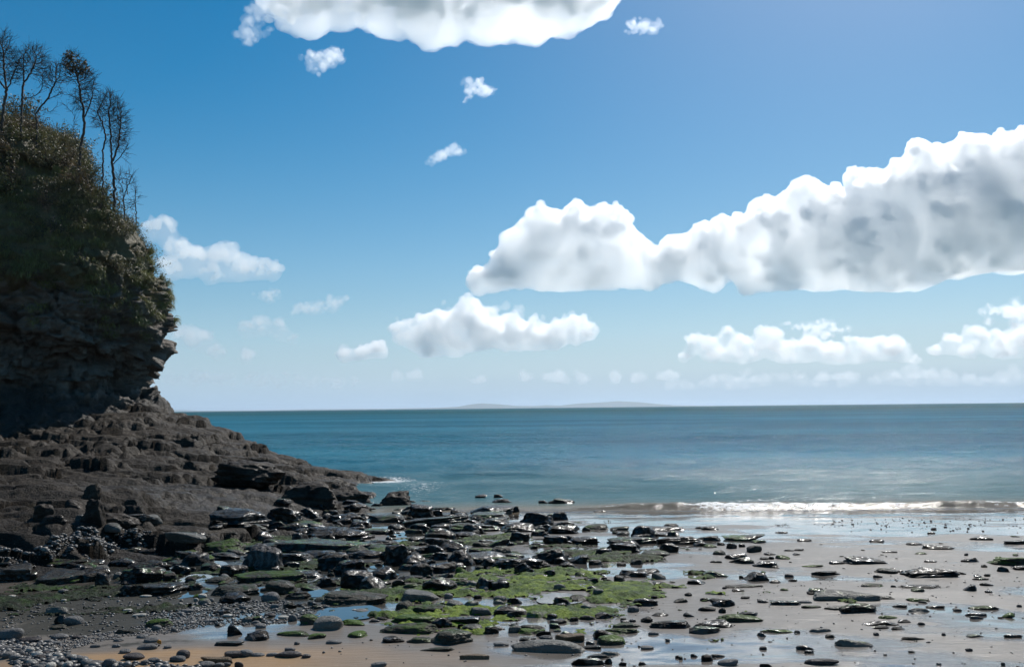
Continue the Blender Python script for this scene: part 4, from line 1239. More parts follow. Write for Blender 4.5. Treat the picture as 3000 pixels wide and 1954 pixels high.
KIND_NAME = {'H': 'brown_boulder', 'B': 'boulder', 'W': 'wedge_rock', 'S': 'flat_rock', 'P': 'pale_rock', 'G': 'algae_rock', 'R': 'grey_stone',
             'K': 'white_stone', 'D': 'dark_stone', 'T': 'brown_stone', 'O': 'orange_pebble', 'Z': 'striped_boulder'}
KIND_WORD = {'H': 'rough brown-black boulder', 'B': 'black wet boulder', 'W': 'black wedge-shaped rock', 'S': 'dark flat slab', 'P': 'pale grey rock', 'G': 'green algae-coated rock',
             'R': 'smooth grey stone', 'K': 'white rounded stone', 'D': 'smooth dark stone', 'T': 'brown block of stone', 'O': 'orange pebble', 'Z': 'striped boulder'}
ZONE_WORD = {'shelf': 'lying on the rock shelf below the cliff', 'jumble': 'in the dense rock jumble between shelf and sea',
             'fringe': 'among the algae and puddles before the jumble', 'shingle': 'on the shingle and tan sand',
             'algae': 'among bright green algae flats', 'ledge': 'on the low rocky ledge near the waterline',
             'flat': 'scattered on the open wet sand', 'awash': 'awash in the shallow sea'}
CAT = {'R': 'stone', 'K': 'stone', 'D': 'stone', 'O': 'pebble', 'S': 'rock'}
_pool = {}
def pool_mesh(kind, i, sub):
    key = (kind, i, sub)
    if key not in _pool:
        v, f = stone_shape(900 + 37 * i + ord(kind), kind, sub)
        _pool[key] = mesh_from(KIND_NAME[kind], v, f, STONE[kind], True)
    return _pool[key]

LAND = [(r[1], r[2], sh, r[7]) for r in ROCKS for (key, sh) in LANDMARKS if r[7].startswith(key)]
LAND += [(-3.9, 29.6, 'outer tip of the shelf', ''), (-6.0, 18.6, 'grey ramp', '')]
def place_label(k, x, y, w, h, zone):
    size = 'tiny' if w < 0.09 else 'small' if w < 0.18 else 'mid-sized' if w < 0.36 else 'large'
    if k in 'BHP': size += ' upright' if h > 0.62 * w else ' low' if h < 0.28 * w else ''
    d2 = [((x - a) ** 2 + (y - b) ** 2, a, b, sh) for a, b, sh, _ in LAND]
    q = min(d2)
    if q[0] > 1.5 ** 2 or zone in ('awash', 'shelf', 'shingle'):
        return size + ' ' + KIND_WORD[k] + ' ' + ZONE_WORD[zone]
    dx, dy = x - q[1], y - q[2]
    rel = ('just seaward of' if dy > 0 else 'just landward of') if abs(dy) > 1.2 * abs(dx) else ('on the beach side of' if dx > 0 else 'on the cliff side of')
    return size + ' ' + KIND_WORD[k] + ' ' + rel + ' the ' + q[3]

RX = np.array([(r[1], r[2]) for r in ROCKS])
RG = ground(RX[:, 0], RX[:, 1])
rng = np.random.default_rng(5)
for i, (k, x, y, w, d, h, zone, lab) in enumerate(ROCKS):
    pxw = w / y * 924
    big = pxw > 16
    h = h * (1.12 if k in 'BWZH' else 1.1)
    sink = 0.30 if k in 'BWSPGZH' else 0.25
    if big:
        v, f = stone_shape(100 + i, k, 5 if pxw > 34 else 4)
        me = mesh_from(KIND_NAME[k], v, f, STONE[k], True)
        rot = 0.0
    else:
        me = pool_mesh(k, int(rng.integers(0, 8)), 3)
        rot = 0.0
    hz = h / (1 - sink)
    z = (RG[i] if zone != 'awash' else -0.03) - sink * hz
    add(KIND_NAME[k], me, loc=(x, y, z), rot=(rng.normal() * 0.04, rng.normal() * 0.04, rot), scale=(w * 1.10, d * 1.12, hz),
        label=lab or place_label(k, x, y, w, h, zone), cat=CAT.get(k, 'rock'),
        group=None if lab else KIND_NAME[k].replace('_', ' ') + 's on the shore')

def poly_px(pts):
    """outline on the ground from (x, y) metres"""
    return np.array(pts, float)
def inside(poly, x, y):
    c = np.zeros(len(x), bool)
    n = len(poly)
    for a in range(n):
        x0, y0 = poly[a]; x1, y1 = poly[(a + 1) % n]
        t = ((y0 > y) != (y1 > y)) & (x < (x1 - x0) * (y - y0) / (y1 - y0 + 1e-12) + x0)
        c ^= t
    return c
_ty = np.arange(3.0, 45.0, 0.02)
def ground_px(px, py):
    """where the sight line through a surveyed point meets the ground"""
    d = ray(px, py)
    x = d[0] * _ty
    g = beach0(x, _ty)
    m_ = (x < -2.6) & (_ty > 10.2) & (_ty < 39)
    if m_.any(): g[m_] = np.maximum(g[m_], shelf0(x[m_], _ty[m_]))
    hit = np.nonzero(CAM_Z + d[2] * _ty <= g)[0]
    i = hit[0] if len(hit) else len(_ty) - 1
    return x[i], _ty[i]

# more rocks packed between the surveyed ones
rng = np.random.default_rng(71)
FILL = [([(480, 1600), (620, 1560), (860, 1510), (960, 1470), (1120, 1480), (1300, 1500), (1420, 1510), (1500, 1540), (1520, 1660), (1400, 1700), (1100, 1700), (900, 1700), (640, 1690), (500, 1650)], 360, (0.08, 0.34), 'BBBBBBSSSWG', 'jumble'),
        ([(0, 1640), (400, 1600), (560, 1620), (560, 1720), (300, 1720), (0, 1700)], 26, (0.10, 0.3), 'BBBSG', 'jumble'),
        ([(1060, 1700), (1500, 1680), (2000, 1690), (2000, 1850), (1700, 1890), (1200, 1860)], 70, (0.05, 0.16), 'BBGGSP', 'algae'),
        ([(1520, 1540), (1980, 1560), (2050, 1600), (1900, 1640), (1520, 1660)], 40, (0.07, 0.26), 'BBBSG', 'ledge'),
        ([(2020, 1600), (2990, 1560), (2990, 1940), (1700, 1940)], 34, (0.03, 0.12), 'SSSGG', 'flat'),
        ([(500, 1700), (1060, 1700), (1060, 1800), (560, 1800)], 40, (0.05, 0.16), 'BGGSR', 'fringe')]
fillers = []
taken = [(x, y, 0.5 * min(w, d)) for (k, x, y, w, d, h, zo, la) in ROCKS]
for pts, cnt, (s0, s1), kk, zone in FILL:
    poly = np.array([ground_px(*p) for p in pts]); lo, hi = poly.min(0), poly.max(0)
    n = tries = 0
    while n < cnt and tries < 6000:
        tries += 1
        x, y = rng.uniform(lo[0], hi[0]), rng.uniform(lo[1], hi[1])
        if not inside(poly, np.array([x]), np.array([y]))[0]: continue
        w = s0 + (s1 - s0) * rng.random() ** 1.8
        if any((x - a) ** 2 + (y - b) ** 2 < (0.55 * (c + 0.5 * w)) ** 2 for a, b, c in taken): continue
        taken.append((x, y, 0.5 * w))
        k = str(rng.choice(list(kk)))
        d, h = w * rng.uniform(0.6, 1.0), w * rng.uniform(0.30, 0.56) * (0.5 if k in 'SG' else 1.0)
        w = w * rng.uniform(1.1, 1.5)
        fillers.append((w / y, k, int(rng.integers(0, 14)), x, y, float(ground(x, y)[0]) - 0.3 * h, (rng.normal() * 0.12, rng.normal() * 0.12, rng.choice((0, math.pi)) + rng.normal() * 0.4), (w, d, h * 1.4), h, zone))
        n += 1

fillers.sort(key=lambda q: -q[0])
nb, RV, RF, rn = 0, [], [], 0
for (_, k, i, x, y, z, rot, sc, h, zone) in fillers:
    me = pool_mesh(k, i, 3)
    nb += k == 'B'
    if k == 'B' and nb > 125:                       # the smallest black rocks together form the rubble between the boulders
        v, f = stone_shape(900 + 37 * i + ord(k), k, 3)
        M = np.array(Matrix.LocRotScale(Vector((x, y, z)), Matrix.Rotation(rot[2], 3, 'Z').to_quaternion(), Vector(sc)))
        RV.append(v @ M[:3, :3].T + M[:3, 3]); RF.append(f + rn); rn += len(v)
        continue
    add(KIND_NAME[k], me, loc=(x, y, z), rot=rot, scale=sc, label=place_label(k, x, y, sc[0], h, zone), cat=CAT.get(k, 'rock'), group=KIND_NAME[k].replace('_', ' ') + 's on the shore')
add('rock_rubble', mesh_from('rock_rubble', np.concatenate(RV), np.concatenate(RF), STONE['B'], True), label='small black rock rubble filling the gaps between the boulders', cat='rubble', kind='stuff')

# ---------------------------------------------------------------- smaller stones one can still tell apart, then the shingle as one mass
ZONES = {  # outlines of shingle spreads
    'near': ([(-250, 1905), (120, 1905), (200, 1930), (300, 1945), (450, 1940), (580, 1955), (640, 2000), (600, 2120), (-250, 2120)], 2100, (0.012, 0.040)),
    'near2': ([(-150, 1860), (130, 1880), (200, 1915), (100, 1960), (-150, 1960)], 900, (0.010, 0.03)),
    'dark': ([(120, 1880), (330, 1850), (600, 1800), (640, 1830), (480, 1860), (300, 1880), (200, 1910)], 1500, (0.006, 0.014)),
    'mud': ([(-80, 1745), (200, 1735), (480, 1745), (620, 1790), (480, 1850), (200, 1870), (-80, 1850)], 700, (0.006, 0.020)),
    'strip': ([(-100, 1625), (130, 1620), (230, 1585), (420, 1565), (500, 1585), (300, 1620), (130, 1655), (-100, 1660)], 1700, (0.012, 0.036)),
    'mid': ([(560, 1770), (760, 1760), (960, 1775), (940, 1810), (760, 1840), (560, 1830)], 1000, (0.007, 0.022)),
    'mid2': ([(420, 1780), (560, 1770), (600, 1830), (430, 1840)], 400, (0.007, 0.02)),
    'far': ([(2350, 1525), (2750, 1515), (3100, 1520), (3100, 1565), (2800, 1560), (2450, 1555)], 230, (0.006, 0.022)),
    'sands': ([(900, 1900), (2000, 1750), (3100, 1600), (3200, 1960), (1200, 1990)], 500, (0.005, 0.014)),
}
SV, SF = ico(1)
VV, FF, CC, n0 = [], [], [], 0
rng = np.random.default_rng(9)
loose = []
for zn, (pts, cnt, (r0, r1)) in ZONES.items():
    poly = np.array([ground_px(*p) for p in pts])
    lo, hi = poly.min(0), poly.max(0)
    xs, ysx = rng.uniform(lo[0], hi[0], cnt * 4), rng.uniform(lo[1], hi[1], cnt * 4)
    ok = inside(poly, xs, ysx) & (fbm(P2(xs, ysx, 0.35), 3, 33) > -0.28)
    xs, ysx = xs[ok][:cnt], ysx[ok][:cnt]
    gz = ground(xs, ysx)
    rr = r0 + (r1 - r0) * rng.random(len(xs)) ** 2.2
    for x, y, z, r in zip(xs, ysx, gz, rr):
        if r > 0.020 and zn in ('near', 'near2', 'strip', 'mid') and len(loose) < 190 and y < 9.5:
            loose.append((x, y, z, r)); continue
        a = rng.uniform(0, math.pi)
        s = np.array((r * rng.uniform(0.9, 1.5), r * rng.uniform(0.7, 1.1), r * rng.uniform(0.45, 0.75)))
        v = SV * s * (1 + 0.10 * rng.normal(size=(len(SV), 1)))
        ca, sa = math.cos(a), math.sin(a)
        v = np.stack([v[:, 0] * ca - v[:, 1] * sa, v[:, 0] * sa + v[:, 1] * ca, v[:, 2]], -1) + (x, y, z + s[2] * 0.45)
        VV.append(v); FF.append(SF + n0); n0 += len(v)
        CC.append(np.full(len(v), rng.random()))
m = NT('shingle')
n2 = m.noise(m.pos(), 120.0, 3.0, 0.6)
t = m.attr('tone')
ramp = m.n('ValToRGB', ins={0: t})
e = ramp.color_ramp.elements
e[0].position, e[0].color = 0.0, (0.045, 0.043, 0.042, 1)
e[1].position, e[1].color = 1.0, (0.30, 0.28, 0.25, 1)
for p_, c_ in ((0.45, (0.10, 0.097, 0.095)), (0.75, (0.155, 0.15, 0.143)), (0.9, (0.18, 0.155, 0.13))):
    q_ = e.new(p_); q_.color = (*c_, 1)
c = m.mix(m.mapr(n2, 0.4, 0.7, 0, 0.35), ramp.outputs[0], (0.02, 0.02, 0.02))
m.surf(Base_Color=c, Roughness=0.5, Specular_IOR_Level=0.3, Coat_Weight=0.10, Coat_Roughness=0.2)
add('shingle', mesh_from('shingle', np.concatenate(VV), np.concatenate(FF), m.m, True, {'tone': np.concatenate(CC)}),
    label='loose grey shingle in strips and spreads over the beach', cat='shingle', kind='stuff')
kinds = rng.choice(list('RRRRDDK'), len(loose))
for (x, y, z, r), k in zip(loose, kinds):
    sc = (2 * r * rng.uniform(1.0, 1.4), 2 * r * rng.uniform(0.8, 1.1), 2 * r * rng.uniform(0.55, 0.8))
    add({'R': 'grey_pebble', 'D': 'dark_pebble', 'K': 'white_pebble'}[k], pool_mesh(k, int(rng.integers(0, 6)), 2), loc=(x, y, z - 0.2 * sc[2]), rot=(0, 0, rng.uniform(0, 6.28)), scale=sc,
        label={'R': 'small grey pebble', 'D': 'small dark pebble', 'K': 'small white pebble'}[k] + ' on the shingle spread', cat='pebble',
        group={'R': 'grey', 'D': 'dark', 'K': 'white'}[k] + ' pebbles on the shingle')

# ---------------------------------------------------------------- green algae mats and weed between the rocks
blobs = [(1330, 1790, 190, 45, 1.0, 0.95), (1560, 1730, 260, 55, 1.0, 0.8), (1760, 1745, 160, 50, 0.9, 0.7), (1250, 1845, 130, 30, 1.0, 1.0), (1480, 1700, 150, 40, 0.9, 0.8),
         (1720, 1850, 110, 35, 0.9, 0.85), (1150, 1730, 120, 45, 0.8, 0.45), (1040, 1700, 130, 40, 0.8, 0.3), (850, 1700, 120, 35, 0.8, 0.3), (640, 1715, 130, 35, 0.75, 0.25),
         (150, 1725, 200, 30, 0.85, 0.28), (350, 1740, 160, 25, 0.75, 0.2), (90, 1770, 150, 25, 0.6, 0.12), (820, 1575, 110, 20, 0.8, 0.4), (1180, 1580, 120, 20, 0.8, 0.45), (1430, 1575, 110, 25, 0.9, 0.45),
         (1740, 1620, 110, 22, 0.8, 0.4), (1680, 1595, 100, 18, 0.7, 0.3), (1900, 1640, 90, 14, 0.5, 0.4), (2050, 1690, 110, 14, 0.6, 0.5), (2120, 1800, 110, 18, 0.65, 0.6), (2200, 1615, 60, 10, 0.6, 0.5),
         (2480, 1760, 50, 10, 0.9, 0.7), (560, 1790, 80, 16, 0.6, 0.3), (420, 1820, 90, 12, 0.6, 0.2), (950, 1660, 90, 25, 0.8, 0.4), (690, 1600, 120, 20, 0.5, 0.3), (1130, 1790, 60, 16, 0.7, 0.6),
         (200, 1765, 180, 22, 0.9, 0.12), (340, 1795, 150, 20, 0.85, 0.12), (480, 1650, 110, 22, 0.8, 0.3), (760, 1650, 110, 25, 0.85, 0.3), (900, 1620, 100, 22, 0.8, 0.35), (560, 1690, 90, 20, 0.85, 0.3)]
ay = 5.0 * (3.7 ** np.linspace(0, 1, 420))
axx = np.linspace(-0.60, 0.42, 620)
AX = axx[None, :] * ay[:, None]; AY = np.repeat(ay[:, None], len(axx), 1)
wgt = np.zeros_like(AX); bri = np.zeros_like(AX)
for (px, py, sx, sy_, a, b) in blobs:
    x0, y0 = ground_px(px, py)
    x1, y1 = ground_px(px, py - sy_)
    gq = a * gauss(AX, AY, x0, y0, sx / PXF * y0 * 1.05, max(y1 - y0, 0.15) * 1.1)
    bri = bri + gq * b; wgt = wgt + gq
bri = bri / np.maximum(wgt, 1e-6)
wgt = np.minimum(wgt, 1.1)
nz1 = fbm(P2(AX, AY * 1.25, 0.55), 4, 141, gain=0.55).reshape(AX.shape)
nz2 = fbm(P2(AX, AY * 1.5, 0.13), 4, 142, gain=0.6).reshape(AX.shape)
nz3 = fbm(P2(AX * 0.45, AY * 1.5, 0.8), 4, 144, gain=0.55).reshape(AX.shape)
cov = np.minimum(wgt, 0.9) * 1.0 - 0.74 + 0.70 * nz1 + 0.95 * nz3 + 0.55 * nz2
lift = 0.042 * np.clip(cov * 1.6, 0, 1) * (0.35 + 1.1 * (nz1 * 0.5 + 0.5)) + 0.016 * nz2 + 0.006 * fbm(P2(AX, AY, 0.045), 2, 143).reshape(AX.shape)
AZ = beach(AX, AY) + np.where(cov > 0, np.maximum(lift, 0.001), -0.02)
keep = cov.ravel() > -0.02
fq = grid_faces(len(axx), len(ay))
fq = fq[keep[fq].all(1)]
used = np.unique(fq)
remap = np.full(keep.size, -1); remap[used] = np.arange(len(used))
m = NT('algae')
co = m.pos()
n1 = m.noise(co, 5.0, 5.0, 0.65); n2 = m.noise(co, 26.0, 5.0, 0.7)
bb = m.math('ADD', m.attr('bright'), m.math('MULTIPLY', m.math('SUBTRACT', n1, 0.5), 1.9))
ramp = m.n('ValToRGB', ins={0: bb})
e = ramp.color_ramp.elements
e[0].position, e[0].color = 0.0, (0.008, 0.012, 0.005, 1)
e[1].position, e[1].color = 1.0, (0.17, 0.24, 0.010, 1)
for p_, c_ in ((0.25, (0.012, 0.026, 0.006)), (0.5, (0.026, 0.062, 0.007)), (0.75, (0.070, 0.130, 0.009))):
    q_ = e.new(p_); q_.color = (*c_, 1)
c = m.mix(m.mapr(n2, 0.5, 0.72, 0, 0.75), ramp.outputs[0], (0.06, 0.055, 0.035))
m.surf(Base_Color=c, Roughness=0.6, Normal=m.bump(n2, 1.0, 0.05), Specular_IOR_Level=0.12)
add('green_algae', mesh_from('green_algae', np.stack([AX, AY, AZ], -1).reshape(-1, 3)[used], remap[fq], m.m, True, {'bright': bri.ravel()[used]}),
    label='green algae matted over the low rocks and sand', cat='algae', kind='stuff')

# ---------------------------------------------------------------- puddles of clear water between the rocks
m = NT('puddle_water')
nn = m.noise(m.pos(), 14.0, 3.0, 0.5)
g_ = m.n('BsdfGlass', ins={'Roughness': 0.0, 'IOR': 1.333, 'Normal': m.bump(nn, 0.15, 0.004)})
m.surf(Base_Color=(0.045, 0.045, 0.038), Roughness=0.03, IOR=1.333, Specular_IOR_Level=0.6, Normal=m.bump(nn, 0.12, 0.004), Coat_Weight=0.5, Coat_Roughness=0.02, Coat_IOR=1.33)
PUD = m.m
rng = np.random.default_rng(12)
for (px, py, wx) in [(590, 1668, 85), (560, 1700, 40), (545, 1745, 45), (1112, 1662, 24), (1105, 1690, 50), (1185, 1570, 45), (1210, 1590, 55), (640, 1575, 45), (1405, 1590, 30), (790, 1735, 60),
                     (1720, 1725, 45), (1640, 1757, 60), (930, 1745, 40), (1490, 1592, 40), (380, 1735, 70), (1020, 1800, 70)]:
    x, y = ground_px(px, py)
    w = wx / PXF * y * 1.25
    n = 40
    an = np.linspace(0, 2 * math.pi, n, endpoint=False)
    rad = 1 + 0.35 * fbm(np.stack([np.cos(an) * 1.3 + px, np.sin(an) * 1.3, an * 0], -1), 3, 7)
    vx = np.concatenate([[0], np.cos(an) * rad * w]); vy = np.concatenate([[0], np.sin(an) * rad * w * 1.1])
    gz = float(np.median(beach(x + vx, y + vy))) + 0.012
    v = np.stack([vx, vy, 0 * vx], -1)
    f = np.array([[0, 1 + a, 1 + (a + 1) % n] for a in range(n)])
    add('puddle', mesh_from('puddle', v, f, PUD, True), loc=(x, y, gz), kind='structure')

# ---------------------------------------------------------------- bare wind-shaped trees on the cliff top
def tube_mesh(chains, sides=5):
    """chains: list of (points (n,3), radii (n))"""
    V, F, n0 = [], [], 0
    for pts, rad in chains:
        pts = np.asarray(pts); n = len(pts)
        if n < 2: continue
        t = np.gradient(pts, axis=0)
        t /= np.linalg.norm(t, axis=1)[:, None] + 1e-9
        ref = np.array((0.31, 0.87, 0.38))
        u = np.cross(t, ref); u /= np.linalg.norm(u, axis=1)[:, None] + 1e-9
        w = np.cross(t, u)
        a = np.linspace(0, 2 * math.pi, sides, endpoint=False)
        ring = pts[:, None, :] + rad[:, None, None] * (np.cos(a)[None, :, None] * u[:, None, :] + np.sin(a)[None, :, None] * w[:, None, :])
        V.append(ring.reshape(-1, 3))
        i = np.arange(n - 1)[:, None] * sides + np.arange(sides)[None, :]
        j = np.arange(n - 1)[:, None] * sides + (np.arange(sides)[None, :] + 1) % sides
        F.append((np.stack([i, j, j + sides, i + sides], -1) + n0).reshape(-1, 4))
        n0 += n * sides
    return np.concatenate(V), np.concatenate(F)

def grow_tree(trunks, attract, step, infl, kill, seed, tip=0.0065, expo=2.65, lean=(0, 0, 0)):
    """space colonisation: trunks = polylines of first wood, attract = points the twigs reach for"""
    rng = np.random.default_rng(seed)
    nodes, par = [], []
    for tr in trunks:
        tr = np.asarray(tr, float)
        seg = np.concatenate([[0], np.cumsum(np.linalg.norm(np.diff(tr, axis=0), axis=1))])
        n = max(3, int(seg[-1] / step))
        s = np.linspace(0, seg[-1], n)
        p = np.stack([np.interp(s, seg, tr[:, k]) for k in range(3)], -1)
        p[1:-1] += rng.normal(size=(n - 2, 3)) * step * 0.16
        start = 0
        if nodes:
            dd = np.linalg.norm(np.array(nodes) - p[0], axis=1); q = int(dd.argmin())
            prev = q if dd[q] < 0.25 else -1
        else:
            prev = -1
        for a in p:
            nodes.append(a); par.append(prev); prev = len(nodes) - 1
    A = np.array(attract)
    N = [np.array(x) for x in nodes]
    for it in range(90):
        if len(A) == 0: break
        arr = np.array(N)
        d2 = ((A[:, None, :] - arr[None]) ** 2).sum(-1)
        near = d2.argmin(1); dm = np.sqrt(d2[np.arange(len(A)), near])
        sel = dm < infl
        if not sel.any(): break
        new = 0
        for k in np.unique(near[sel]):
            v = A[sel & (near == k)] - arr[k]
            v = (v / np.linalg.norm(v, axis=1)[:, None]).sum(0) + rng.normal(size=3) * 0.45 + np.array(lean)
            v /= np.linalg.norm(v) + 1e-9
            q = arr[k] + v * step
            if np.min(((arr - q) ** 2).sum(1)) < (0.35 * step) ** 2: continue
            N.append(q); par.append(int(k)); new += 1
        if not new: break
        arr = np.array(N)
        d2 = ((A[:, None, :] - arr[None, -new:]) ** 2).sum(-1).min(1)
        A = A[d2 > kill ** 2]
    N = np.array(N); par = np.array(par)
    kids = [[] for _ in N]
    for i, p in enumerate(par):
        if p >= 0: kids[p].append(i)
    R = np.zeros(len(N))
    for i in range(len(N) - 1, -1, -1):
        R[i] = tip ** expo if not kids[i] else sum(R[k] for k in kids[i]) + (tip * 0.25) ** expo
    R = R ** (1 / expo)
    chains = []
    def walk(root, parent):
        stack = [(root, parent)]
        while stack:
            i, p = stack.pop()
            pts, rad = ([N[p]], [R[i]]) if p >= 0 else ([], [])
            while True:
                pts.append(N[i]); rad.append(R[i])
                ks = sorted(kids[i], key=lambda k: -R[k])
                if not ks: break
                for k in ks[1:]: stack.append((k, i))
                i = ks[0]
            chains.append((np.array(pts), np.array(rad)))
    for i, p in enumerate(par):
        if p < 0: walk(i, -1)
    tips = [i for i in range(len(N)) if not kids[i]]
    cen = N[tips].mean(0)
    for i in range(len(N)):                        # short side twigs on the thin wood
        if par[i] >= 0 and R[i] < tip * 3.0:
            for _ in range(int(rng.integers(1, 4))):
                g = N[i] - N[par[i]]; g = g / (np.linalg.norm(g) + 1e-9)
                out = N[i] - cen; out = out / (np.linalg.norm(out) + 1e-9)
                v = g + rng.normal(size=3) * 0.42 + out * 0.45 + np.array((0, 0, 0.45))
                v /= np.linalg.norm(v)
                L = rng.uniform(0.12, 0.34)
                m1 = N[i] + v * L * 0.5 + rng.normal(size=3) * 0.015
                chains.append((np.array([N[i], m1, m1 + (v + rng.normal(size=3) * 0.35) * L * 0.5]), np.array((0.8, 0.65, 0.45)) * tip))
    return chains, N, R, tips

def leaf_cards(centres, size, seed, spread=0.0, per=1, flat=0.3):
    rng = np.random.default_rng(seed)
    c = np.repeat(np.asarray(centres), per, 0)
    c = c + rng.normal(size=c.shape) * spread
    n = len(c)
    u = rng.normal(size=(n, 3)); u /= np.linalg.norm(u, axis=1)[:, None]
    w = np.cross(u, rng.normal(size=(n, 3))); w /= np.linalg.norm(w, axis=1)[:, None]
    s = size * rng.uniform(0.6, 1.4, (n, 1))
    nn = np.cross(u, w)
    # a leaf: two triangles folded along the midrib
    v = np.stack([c - u * s, c + w * s * 0.42 + nn * s * flat * 0.4, c + u * s, c - w * s * 0.42 + nn * s * flat * 0.4], 1).reshape(-1, 3)
    b = np.arange(n)[:, None] * 4
    f = np.concatenate([b + np.array((0, 1, 2)), b + np.array((0, 2, 3))])
    return v, f, np.repeat(rng.random(n), 4)

def leaf_mat(name, c0, c1, rough=0.5):
    m = NT(name)
    t = m.attr('tone')
    c = m.mix(t, c0, c1)
    p = m.n('BsdfPrincipled', ins={'Base Color': c, 'Roughness': rough, 'Specular IOR Level': 0.4})
    tl = m.n('BsdfTranslucent', ins={'Color': m.mix(0.4, c, (0.09, 0.09, 0.02))})
    mx = m.n('MixShader', ins={0: 0.25})
    m.t.links.new(p.outputs[0], mx.inputs[1]); m.t.links.new(tl.outputs[0], mx.inputs[2]); m.t.links.new(mx.outputs[0], m.out.inputs['Surface'])
    return m.m

m = NT('bark')
n1 = m.noise(m.scale(m.pos(), (6, 6, 1.5)), 3.0, 5.0, 0.65)
m.surf(Base_Color=m.mix(n1, (0.030, 0.025, 0.020), (0.085, 0.072, 0.058)), Roughness=0.8, Normal=m.bump(n1, 0.6, 0.02))
BARK = m.m
LEAF_BROWN = leaf_mat('autumn_leaf', (0.060, 0.038, 0.016), (0.13, 0.085, 0.03))
LEAF_GREEN = leaf_mat('scrub_leaf', (0.065, 0.068, 0.028), (0.17, 0.17, 0.07))
LEAF_OLIVE = leaf_mat('olive_leaf', (0.09, 0.076, 0.04), (0.22, 0.195, 0.095))
LEAF_RUST = leaf_mat('bramble_leaf', (0.10, 0.065, 0.042), (0.20, 0.14, 0.08))
GRASS_M = leaf_mat('grass_blade', (0.12, 0.12, 0.042), (0.32, 0.31, 0.12))

TD = 35.0
def tpx(px, py, dy=0.0):
    return at_depth(px, py, TD + dy)
def crown_pts(ells, n, seed):
    """points in ellipses (px, py, rx, ry), shell-weighted, given depth"""
    rng = np.random.default_rng(seed)
    out = []
    tot = sum(e[2] * e[3] for e in ells)
    for (px, py, rx, ry) in ells:
        for _ in range(int(n * rx * ry / tot)):
            u = rng.normal(size=3); u /= np.linalg.norm(u); u *= rng.random() ** 0.42
            out.append(tpx(px + u[0] * rx, py + u[1] * ry, u[2] * rx / PXF * TD * 0.9))
    return out

def make_tree(trunks, ells, n, seed, label, leaves=None, step=0.085):
    root_px = [t for t in trunks if t[0][1] > t[-1][1] + 40 and (t is trunks[0] or t[0][1] > trunks[0][0][1] - 30)]
    trunks = [([(t[0][0] - 4, t[0][1] + 75)] + list(t)) if t in root_px else t for t in trunks]      # rooted down in the slope
    trunks = [[tpx(*p) for p in t] for t in trunks]
    ch, N, R, tips = grow_tree(trunks, crown_pts(ells, n, seed), step, 0.95, 0.10, seed)
    print('TREE', len(N), len(ch), R.max())
    base = np.array(trunks[0][0])
    root = bpy.data.objects.new('bare_tree', None); COL.objects.link(root)
    root.location = base
    root['label'], root['category'] = label, 'tree'
    tk = [c for c in ch if c[1].max() > 0.024]; br = [c for c in ch if c[1].max() <= 0.024]
    if not tk: tk, br = ch[:1], ch[1:]
    v, f = tube_mesh(tk, 7); add('trunk', mesh_from('trunk', v - base, f, BARK), parent=root)
    v, f = tube_mesh(br, 4); add('crown', mesh_from('crown', v - base, f, BARK), parent=root)
    if leaves:
        sel = [N[i] for i in tips if leaves(N[i])]
        if sel:
            v, f, t = leaf_cards(sel, 0.05, seed, 0.07, 14)
            add('leaves', mesh_from('leaves', v - base, f, LEAF_BROWN, False, {'tone': t}), parent=root)
    return root

make_tree([[(8, 345), (10, 310), (20, 265), (12, 215), (10, 150)], [(20, 265), (38, 225), (52, 190)], [(20, 268), (-15, 220), (-30, 170)]],
          [(5, 150, 42, 62), (30, 200, 38, 50), (-25, 180, 40, 60)], 900, 201, 'leafless tree farthest up the cliff top, with a thick forked trunk')
make_tree([[(63, 370), (63, 334), (66, 285), (70, 235), (68, 190)], [(68, 245), (90, 215), (105, 180)], [(66, 290), (95, 285), (118, 270), (125, 245)]],
          [(80, 175, 34, 46), (110, 175, 34, 44), (118, 215, 26, 32), (60, 200, 22, 40)], 900, 203, 'leafless round-crowned tree on the cliff top next to the one with an outflung bough')
make_tree([[(109, 395), (110, 362), (104, 335), (120, 312), (142, 290), (152, 262), (165, 235)], [(112, 345), (135, 330), (152, 326), (167, 314)], [(140, 292), (160, 282), (182, 268)], [(105, 335), (88, 345), (76, 362)]],
          [(160, 225, 28, 44), (172, 200, 16, 26), (140, 240, 16, 26), (175, 268, 10, 12)], 520, 205, 'crooked leafless tree with a long outflung lower bough')
make_tree([[(232, 500), (237, 430), (246, 375), (247, 340), (238, 290), (232, 245), (222, 205), (206, 170)], [(228, 500), (226, 435), (215, 385), (219, 342), (205, 322), (190, 308)], [(247, 345), (262, 310), (272, 280)], [(240, 300), (215, 285), (200, 278)]],
          [(208, 185, 24, 34), (235, 215, 28, 44), (258, 255, 26, 50), (240, 290, 30, 40), (205, 220, 18, 30), (272, 285, 14, 30)], 1500, 207,
          'tall slim tree on the cliff top keeping brown leaves only at its tip', leaves=lambda p: p[2] > tpx(200, 215)[2])
make_tree([[(336, 590), (334, 530), (328, 460), (322, 370), (318, 330)], [(302, 590), (301, 500), (302, 440), (310, 400), (300, 360), (285, 330)], [(332, 470), (345, 430), (352, 380), (355, 340)], [(334, 480), (360, 450), (375, 420)]],
          [(318, 305, 36, 46), (340, 340, 34, 54), (295, 345, 26, 40), (358, 380, 20, 60), (340, 410, 30, 40), (365, 440, 12, 40)], 1700, 209,
          'leafless tree with several thin stems nearest the cliff edge', leaves=None)
make_tree([[(365, 620), (363, 580), (358, 545), (345, 522)], [(363, 578), (375, 545), (386, 515)]], [(365, 530, 24, 30), (350, 520, 14, 18), (385, 525, 8, 24)], 160, 211, 'small bare sapling on the cliff slope below the many-stemmed tree')
